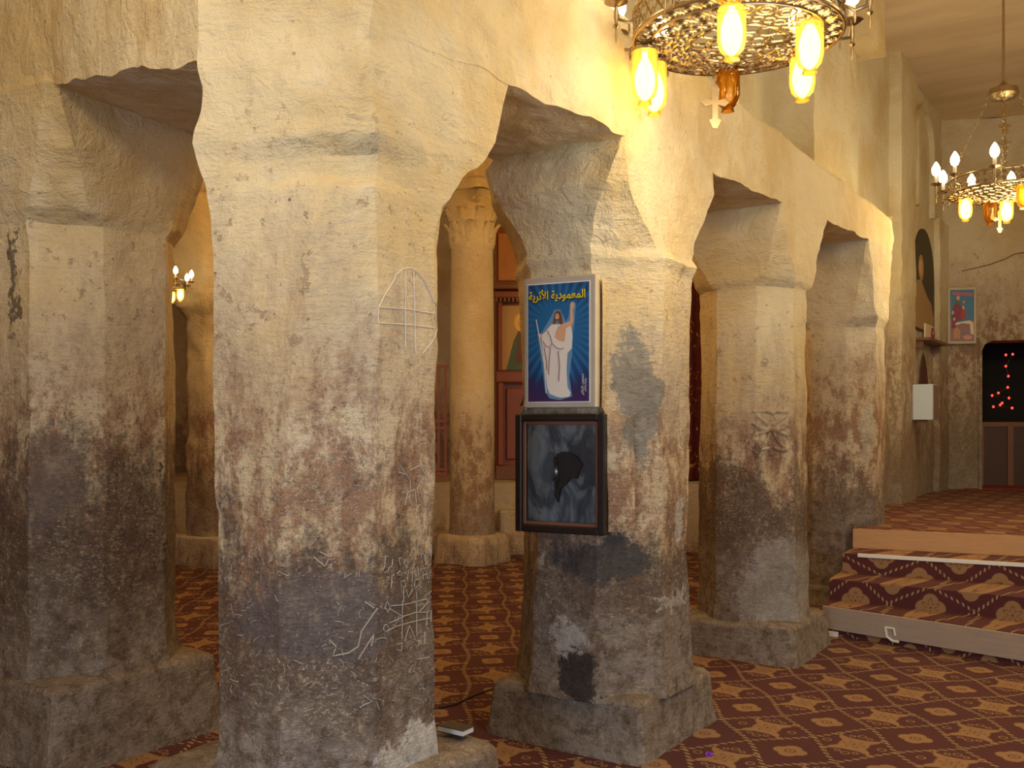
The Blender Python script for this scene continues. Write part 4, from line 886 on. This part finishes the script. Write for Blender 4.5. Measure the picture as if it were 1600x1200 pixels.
b = B(); b.prism(ell(-0.42, 0.11, 0.05, 0.07), AU(9.95, 0.0, 2.45), U, Zv, N, 0.004); 
mb = empty('meter_box', AU(8.85, 0.14, 1.5), 'pale metal electric box on the pilaster before the end wall', 'box')
b = B(); b.prism([(-0.15, 0), (0.15, 0), (0.15, 0.38), (-0.15, 0.38)], AU(8.9, 0.04, 1.53), U, Zv, N, 0.20); b.build('body', simple('grey_metal', (0.60, 0.68, 0.74), 0.4, 0.1, 0.1), mb)
b = B(); b.prism([(-0.14, 0.01), (0.14, 0.01), (0.14, 0.37), (-0.14, 0.37)], AU(8.9, 0.24, 1.53), U, Zv, N, 0.008); o = b.build('door', simple('brown_metal', (0.30, 0.22, 0.18), 0.4), mb); o['label'] = 'dull brown door'
sn = empty('niche_icon', AU(9.85, -0.05, 1.6), 'small pointed dark icon niche beside the electric box', 'icon')
b = B(); ni = [(-0.27, 0), (0.27, 0), (0.27, 0.42), (0.2, 0.6), (0.1, 0.72), (0, 0.8), (-0.1, 0.72), (-0.2, 0.6), (-0.27, 0.42)]
b.prism(ni, AU(9.75, -0.07, 1.52), U, Zv, N, 0.03); b.build('frame', simple('dull_green_frame', (0.12, 0.11, 0.07), 0.6), sn)
b = B(); b.prism([(x * 0.8, 0.04 + z * 0.9) for x, z in ni], AU(9.75, -0.04, 1.52), U, Zv, N, 0.005); b.build('picture', simple('dark_red_picture', (0.10, 0.02, 0.02), 0.4), sn)
# second poster, on the end wall
q0, w1 = ew(1478, 450); q1, w0 = ew(1523, 538); _, w1 = ew(1500, 450)
ps = bpy.data.objects.new('framed_poster', None); COL.objects.link(ps); Me = Matrix(((EX.x, -EN.x, 0, 0), (EX.y, -EN.y, 0, 0), (0, 0, 1, 0), (0, 0, 0, 1)))
ps.matrix_world = Matrix.Translation(ewp((q0 + q1) / 2, w0, 0.09)) @ Me
tag(ps, 'small far poster of red-robed figures against blue, left of the doorway', 'poster')
W2, H2 = q1 - q0, w1 - w0
b = B(); b.bev((-W2 / 2, 0, 0), (W2 / 2, 0.06, H2), 0.01); lb('frame', b, simple('pale_gold_frame', (0.62, 0.54, 0.34), 0.5), ps)
sky2 = flat('print_sky', (0.05, 0.20, 0.36))
def s2(name, pts, mat, e):
    x0, z0_ = -W2 / 2 + 0.03, 0.035; ww, hh = W2 - 0.06, H2 - 0.07
    q = [(x0 + a * ww, z0_ + c * hh) for a, c in pts]; b = B(); b.prism(q, Vector((0, -0.001, 0)), Vector((1, 0, 0)), Zv, Vector((0, -1, 0)), e); return lb(name, b, mat, ps)
s2('print_ground', [(0, 0), (1, 0), (1, 1), (0, 1)], sky2, 0.002); s2('print_base', [(0, 0), (1, 0), (1, 0.42), (0.5, 0.36), (0, 0.40)], flat('print_mauve', (0.30, 0.16, 0.17)), 0.004)
s2('print_banner', [(0.1, 0.90), (0.95, 0.87), (0.95, 0.93), (0.1, 0.96)], flat('print_pink', (0.50, 0.12, 0.18)), 0.004)
s2('print_robe', [(0.05, 0.25), (0.2, 0.25), (0.3, 0.40), (0.52, 0.42), (0.5, 0.62), (0.38, 0.76), (0.22, 0.76), (0.08, 0.6)], crim, 0.006)
s2('print_robe', [(0.42, 0.44), (0.68, 0.45), (0.62, 0.58), (0.56, 0.68), (0.47, 0.6)], red, 0.008)
s2('print_beard', [(0.22, 0.72), (0.42, 0.72), (0.34, 0.84), (0.26, 0.82)], green, 0.010); s2('print_face', ell(0.32, 0.84, 0.07, 0.045), skin, 0.012); s2('print_face', ell(0.54, 0.65, 0.05, 0.04), skin, 0.012); s2('print_face', ell(0.56, 0.76, 0.05, 0.03), goldp, 0.012)
s2('print_table', [(0.22, 0.36), (0.8, 0.40), (0.95, 0.36), (0.98, 0.12), (0.85, 0.14), (0.82, 0.33), (0.5, 0.35), (0.22, 0.31)], cream, 0.010)
s2('print_jar', [(0.12, 0.06), (0.4, 0.04), (0.42, 0.2), (0.3, 0.27), (0.15, 0.24)], flat('print_terracotta', (0.55, 0.25, 0.12)), 0.010); s2('print_food', ell(0.72, 0.07, 0.2, 0.05), flat('print_peach', (0.6, 0.3, 0.2)), 0.012); s2('print_face', ell(0.1, 0.56, 0.05, 0.04), skin, 0.012); s2('print_face', ell(0.16, 0.43, 0.05, 0.03), skin, 0.012)
# electric cable across the end wall
cbp = [(1502, 424), (1520, 420), (1545, 414), (1570, 405), (1585, 397), (1600, 395)]; b = B(); b.tube([ewp(*ew(x, y), 0.02) for x, y in cbp] + [ewp(ew(1600, 395)[0] + 0.8, ew(1600, 395)[1] + 0.1, 0.02)], 0.006, 6)
tag(b.build('wall_cable', M['wood']), 'thin brown cable sagging across the end wall above the doorway', 'cable')

# ---------------------------------------------------------------- chandeliers
g = G('amber_glass'); tr = g.n.new('ShaderNodeBsdfTransparent'); tr.inputs[0].default_value = (1.0, 0.74, 0.26, 1); gl1 = g.n.new('ShaderNodeBsdfGlossy'); gl1.inputs['Roughness'].default_value = 0.08; gl1.inputs[0].default_value = (1, 0.8, 0.4, 1)
tl = g.n.new('ShaderNodeBsdfTranslucent'); tl.inputs[0].default_value = (1.0, 0.55, 0.10, 1)
lw = g.n.new('ShaderNodeLayerWeight'); lw.inputs[0].default_value = 0.35; m1 = g.n.new('ShaderNodeMixShader'); m2 = g.n.new('ShaderNodeMixShader'); m2.inputs[0].default_value = 0.35
g.L(tr.outputs[0], m2.inputs[1]); g.L(tl.outputs[0], m2.inputs[2]); g.L(lw.outputs[0], m1.inputs[0]); g.L(m2.outputs[0], m1.inputs[1]); g.L(gl1.outputs[0], m1.inputs[2]); g.L(m1.outputs[0], g.out.inputs[0]); M['amber'] = g.m
M['bulb'] = emis('lit_bulb', (1.0, 0.84, 0.50), 14.0); M['bulb_amber'] = emis('lit_amber_bulb', (1.0, 0.88, 0.52), 8.0)
M['candle'] = simple('candle_sleeve', (0.75, 0.66, 0.5), 0.5)
def data(bb, name, mat, smooth=True):
    o = bb.build(name, mat, None, smooth); me = o.data; bpy.data.objects.remove(o); return me
def inst(name, me, par, loc=(0, 0, 0), rz=0.0):
    o = bpy.data.objects.new(name, me); COL.objects.link(o); o.parent = par; o.location = loc; o.rotation_euler.z = rz; return o
def filigree(bb, rad, z, n, r, seg=5, vertical=True, th=0.0035):
    for k in range(n):
        a = 2 * PI * k / n; er = Vector((math.cos(a), math.sin(a), 0)); et = Vector((-math.sin(a), math.cos(a), 0)); c = er * rad + Zv * z
        s2_ = Zv if vertical else er
        bb.tube([c + et * r * math.cos(2 * PI * i / 8) + s2_ * r * math.sin(2 * PI * i / 8) for i in range(8)], th, 4, True)
RC = 0.42
bb = B()
for z, th in ((0.055, 0.009), (-0.055, 0.010)): bb.tube([(RC * math.cos(2 * PI * i / 56), RC * math.sin(2 * PI * i / 56), z) for i in range(56)], th, 8, True)
me_hoop = data(bb, 'hoop', M['brass'])
bb = B(); filigree(bb, RC, 0.0, 40, 0.030, th=0.004); filigree(bb, RC, 0.028, 40, 0.014, th=0.0035); filigree(bb, RC, -0.028, 40, 0.014, th=0.0035)
me_lace = data(bb, 'hoop_lace', M['brass'])
bb = B()
for rad, n, r in ((0.375, 30, 0.038), (0.30, 22, 0.042), (0.235, 30, 0.022), (0.165, 13, 0.042), (0.09, 9, 0.034), (0.375, 30, 0.018), (0.30, 22, 0.02)): filigree(bb, rad, -0.055 - 0.05 * (1 - rad / RC), n, r, vertical=False, th=0.005)
for rad in (0.35, 0.19): bb.tube([(rad * math.cos(2 * PI * i / 40), rad * math.sin(2 * PI * i / 40), -0.055 - 0.05 * (1 - rad / RC)) for i in range(40)], 0.007, 6, True)
me_dish = data(bb, 'dish_lace', M['brass'])
bb = B(); bb.tube([(RC, 0, 0.0), (RC + 0.04, 0, -0.03), (RC + 0.085, 0, -0.02), (RC + 0.095, 0, 0.035)], 0.007, 6); bb.lathe([(0.002, -0.115), (0.007, -0.085), (0.005, -0.06), (0.014, -0.05), (0.006, -0.035), (0.010, -0.01), (0.008, 0.03)], 10, Matrix.Translation((RC + 0.095, 0, 0)))
bb.lathe([(0.001, -0.05), (0.006, -0.03), (0.004, 0.0)], 8, Matrix.Translation((RC + 0.04, 0, -0.03)))
me_arm = data(bb, 'arm', M['brass'])
bb = B(); bb.lathe([(0.008, 0.03), (0.02, 0.034), (0.048, 0.048), (0.046, 0.053), (0.012, 0.044)], 18); me_pan = data(bb, 'pan', M['brass'])
bb = B(); bb.lathe([(0.014, 0.045), (0.014, 0.115), (0.012, 0.118)], 12); me_sleeve = data(bb, 'sleeve', M['candle'])
bb = B(); bb.lathe([(0.010, 0.115), (0.026, 0.128), (0.036, 0.155), (0.033, 0.185), (0.018, 0.215), (0.004, 0.235)], 14); me_bulb = data(bb, 'bulb', M['bulb'])
bb = B()
bb.lathe([(0.054, 0.0), (0.055, -0.15), (0.046, -0.185), (0.026, -0.205), (0.030, -0.222), (0.008, -0.228)], 24); bb.f.pop(-2); me_jar = data(bb, 'jar', M['amber'])
bb = B(); bb.lathe([(0.012, 0.0), (0.014, -0.03), (0.030, -0.06), (0.042, -0.10), (0.042, -0.14), (0.032, -0.175), (0.014, -0.20), (0.003, -0.205)], 14); me_jb = data(bb, 'jar_bulb', M['bulb_amber'])
bb = B(); bb.lathe([(0.045, -0.006), (0.058, -0.006), (0.058, 0.006), (0.02, 0.02), (0.006, 0.05)], 20); me_jc = data(bb, 'jar_cap', M['brass'])
def cross_mesh(s=1.0):
    bb = B(); X, Y_ = Vector((1, 0, 0)), Vector((0, -1, 0))
    poly = [(-0.008, 0), (-0.022, 0.03), (-0.010, 0.035), (-0.010, 0.085), (-0.035, 0.078), (-0.05, 0.092), (-0.035, 0.106), (-0.012, 0.10), (-0.016, 0.14), (0, 0.165), (0.016, 0.14), (0.012, 0.10), (0.035, 0.106), (0.05, 0.092), (0.035, 0.078), (0.010, 0.085), (0.010, 0.035), (0.022, 0.03), (0.008, 0)]
    bb.prism([(a * s, c * s) for a, c in poly], Vector((0, 0.004, 0)), X, Zv, Y_, 0.008); return data(bb, 'cross', M['brass'], False)
me_cross = cross_mesh(1.25)
def chain(p, q, links, r=0.010):
    bb = B(); p, q = Vector(p), Vector(q); d = (q - p).normalized(); s1 = d.cross(Vector((0, 1, 0.1))).normalized(); s2_ = d.cross(s1)
    for k in range(links):
        c = p.lerp(q, (k + 0.5) / links); sd = s1 if k % 2 else s2_; hl = (q - p).length / links * 0.62
        bb.tube([c + d * hl * math.cos(2 * PI * i / 8) + sd * r * math.sin(2 * PI * i / 8) for i in range(8)], r * 0.28, 4, True)
    return bb
def chandelier(loc, sc, label, narms, rot, jars, lit, top, crossoff=(0.03, -0.28), armlit=None):
    r = empty('chandelier', loc, label, 'chandelier', None); r.scale = (sc, sc, sc)
    hp = inst('hoop', me_hoop, r); inst('hoop_filigree', me_lace, hp)
    inst('dish_filigree', me_dish, r)
    for k in range(narms):
        a = rot + 2 * PI * k / narms; am = inst('candle_arm', me_arm, r, rz=a)
        inst('drip_pan', me_pan, am, (RC + 0.095, 0, 0)); inst('candle_sleeve', me_sleeve, am, (RC + 0.095, 0, 0)); inst('candle_bulb', me_bulb, am, (RC + 0.095, 0, 0))
    for i, (x, y, z) in enumerate(jars):
        j = inst('amber_jar', me_jar, r, (x, y, z)); inst('jar_cap', me_jc, j)
        if i in lit: inst('jar_bulb', me_jb, j)
        if i not in lit: j['label'] = 'unlit amber glass jar'
    cr = inst('pendant_cross', me_cross, r, (crossoff[0], crossoff[1], -0.33))
    q = B(); q.lathe([(0.004, -0.12), (0.012, -0.10), (0.005, -0.08)], 8, Matrix.Translation((crossoff[0], crossoff[1], 0.0))); q.build('cross_hanger', M['brass'], r, True, world=False)
    hz = 0.75
    q = B(); q.lathe([(0.02, hz - 0.05), (0.09, hz - 0.03), (0.12, hz), (0.11, hz + 0.05), (0.05, hz + 0.07), (0.015, hz + 0.12)], 18); cw_ = q.build('crown', M['brass'], r, True, world=False)
    for k in range(4):
        a = rot + PI / 4 + PI / 2 * k; q = chain((RC * math.cos(a), RC * math.sin(a), 0.06), (0.11 * math.cos(a), 0.11 * math.sin(a), hz), 22); q.build('chain', M['brass'], r, True, world=False)
    q = B(); q.tube([(0, 0, hz + 0.1), (0, 0, (top - loc[2]) / sc)], 0.010, 8); q.lathe([(0.05, (top - loc[2]) / sc - 0.04), (0.07, (top - loc[2]) / sc)], 14); q.build('rod', M['brass'], r, True, world=False)
    for k in range(3):
        q = B(); z = 0.28 + 0.14 * k
        q.prism([(-0.02, 0), (0.02, 0), (0.03, 0.03), (0.012, 0.05), (0.05, 0.06), (0.05, 0.08), (0.012, 0.085), (0, 0.12), (-0.012, 0.085), (-0.05, 0.08), (-0.05, 0.06), (-0.012, 0.05), (-0.03, 0.03)], Vector((0, -0.02, z)), Vector((1, 0, 0)), Zv, Vector((0, -1, 0)), 0.01); q.build('hanging_plate', M['brass'], r, False, world=False)
    return r
nj = [(-0.37, 0.06, -0.09), (-0.31, 0.20, -0.09), (-0.09, -0.30, -0.04), (0.045, 0.37, -0.02), (0.25, -0.16, -0.04), (0.33, 0.20, -0.03)]
chandelier((0.925, 3.95, 3.14), 1.0, 'large near brass ring chandelier cut off by the top edge', 10, 0.18, nj, (0, 1, 2, 4, 5), 5.35, (-0.02, 0.33))
fj = [(-0.22, 0.20, -0.03), (0.17, 0.28, -0.03), (0.02, -0.28, -0.03), (0.33, -0.05, -0.03), (0.06, 0.34, -0.03)]
chandelier((4.07, 7.95, 3.46), 1.0, 'smaller distant chandelier at the right edge, with candle bulbs', 10, 0.35, fj, (0, 1, 3), 5.35, (0.12, 0.30))
chandelier((-3.40, 9.2, 2.82), 0.62, 'tiny far chandelier glowing between the two left pillars', 8, 0.1, [(0.25, -0.2, -0.03), (0.34, 0.05, -0.03), (0.1, -0.34, -0.03), (0.12, 0.3, -0.03)], (0, 1, 2, 3), 5.35, (0.0, -0.2))
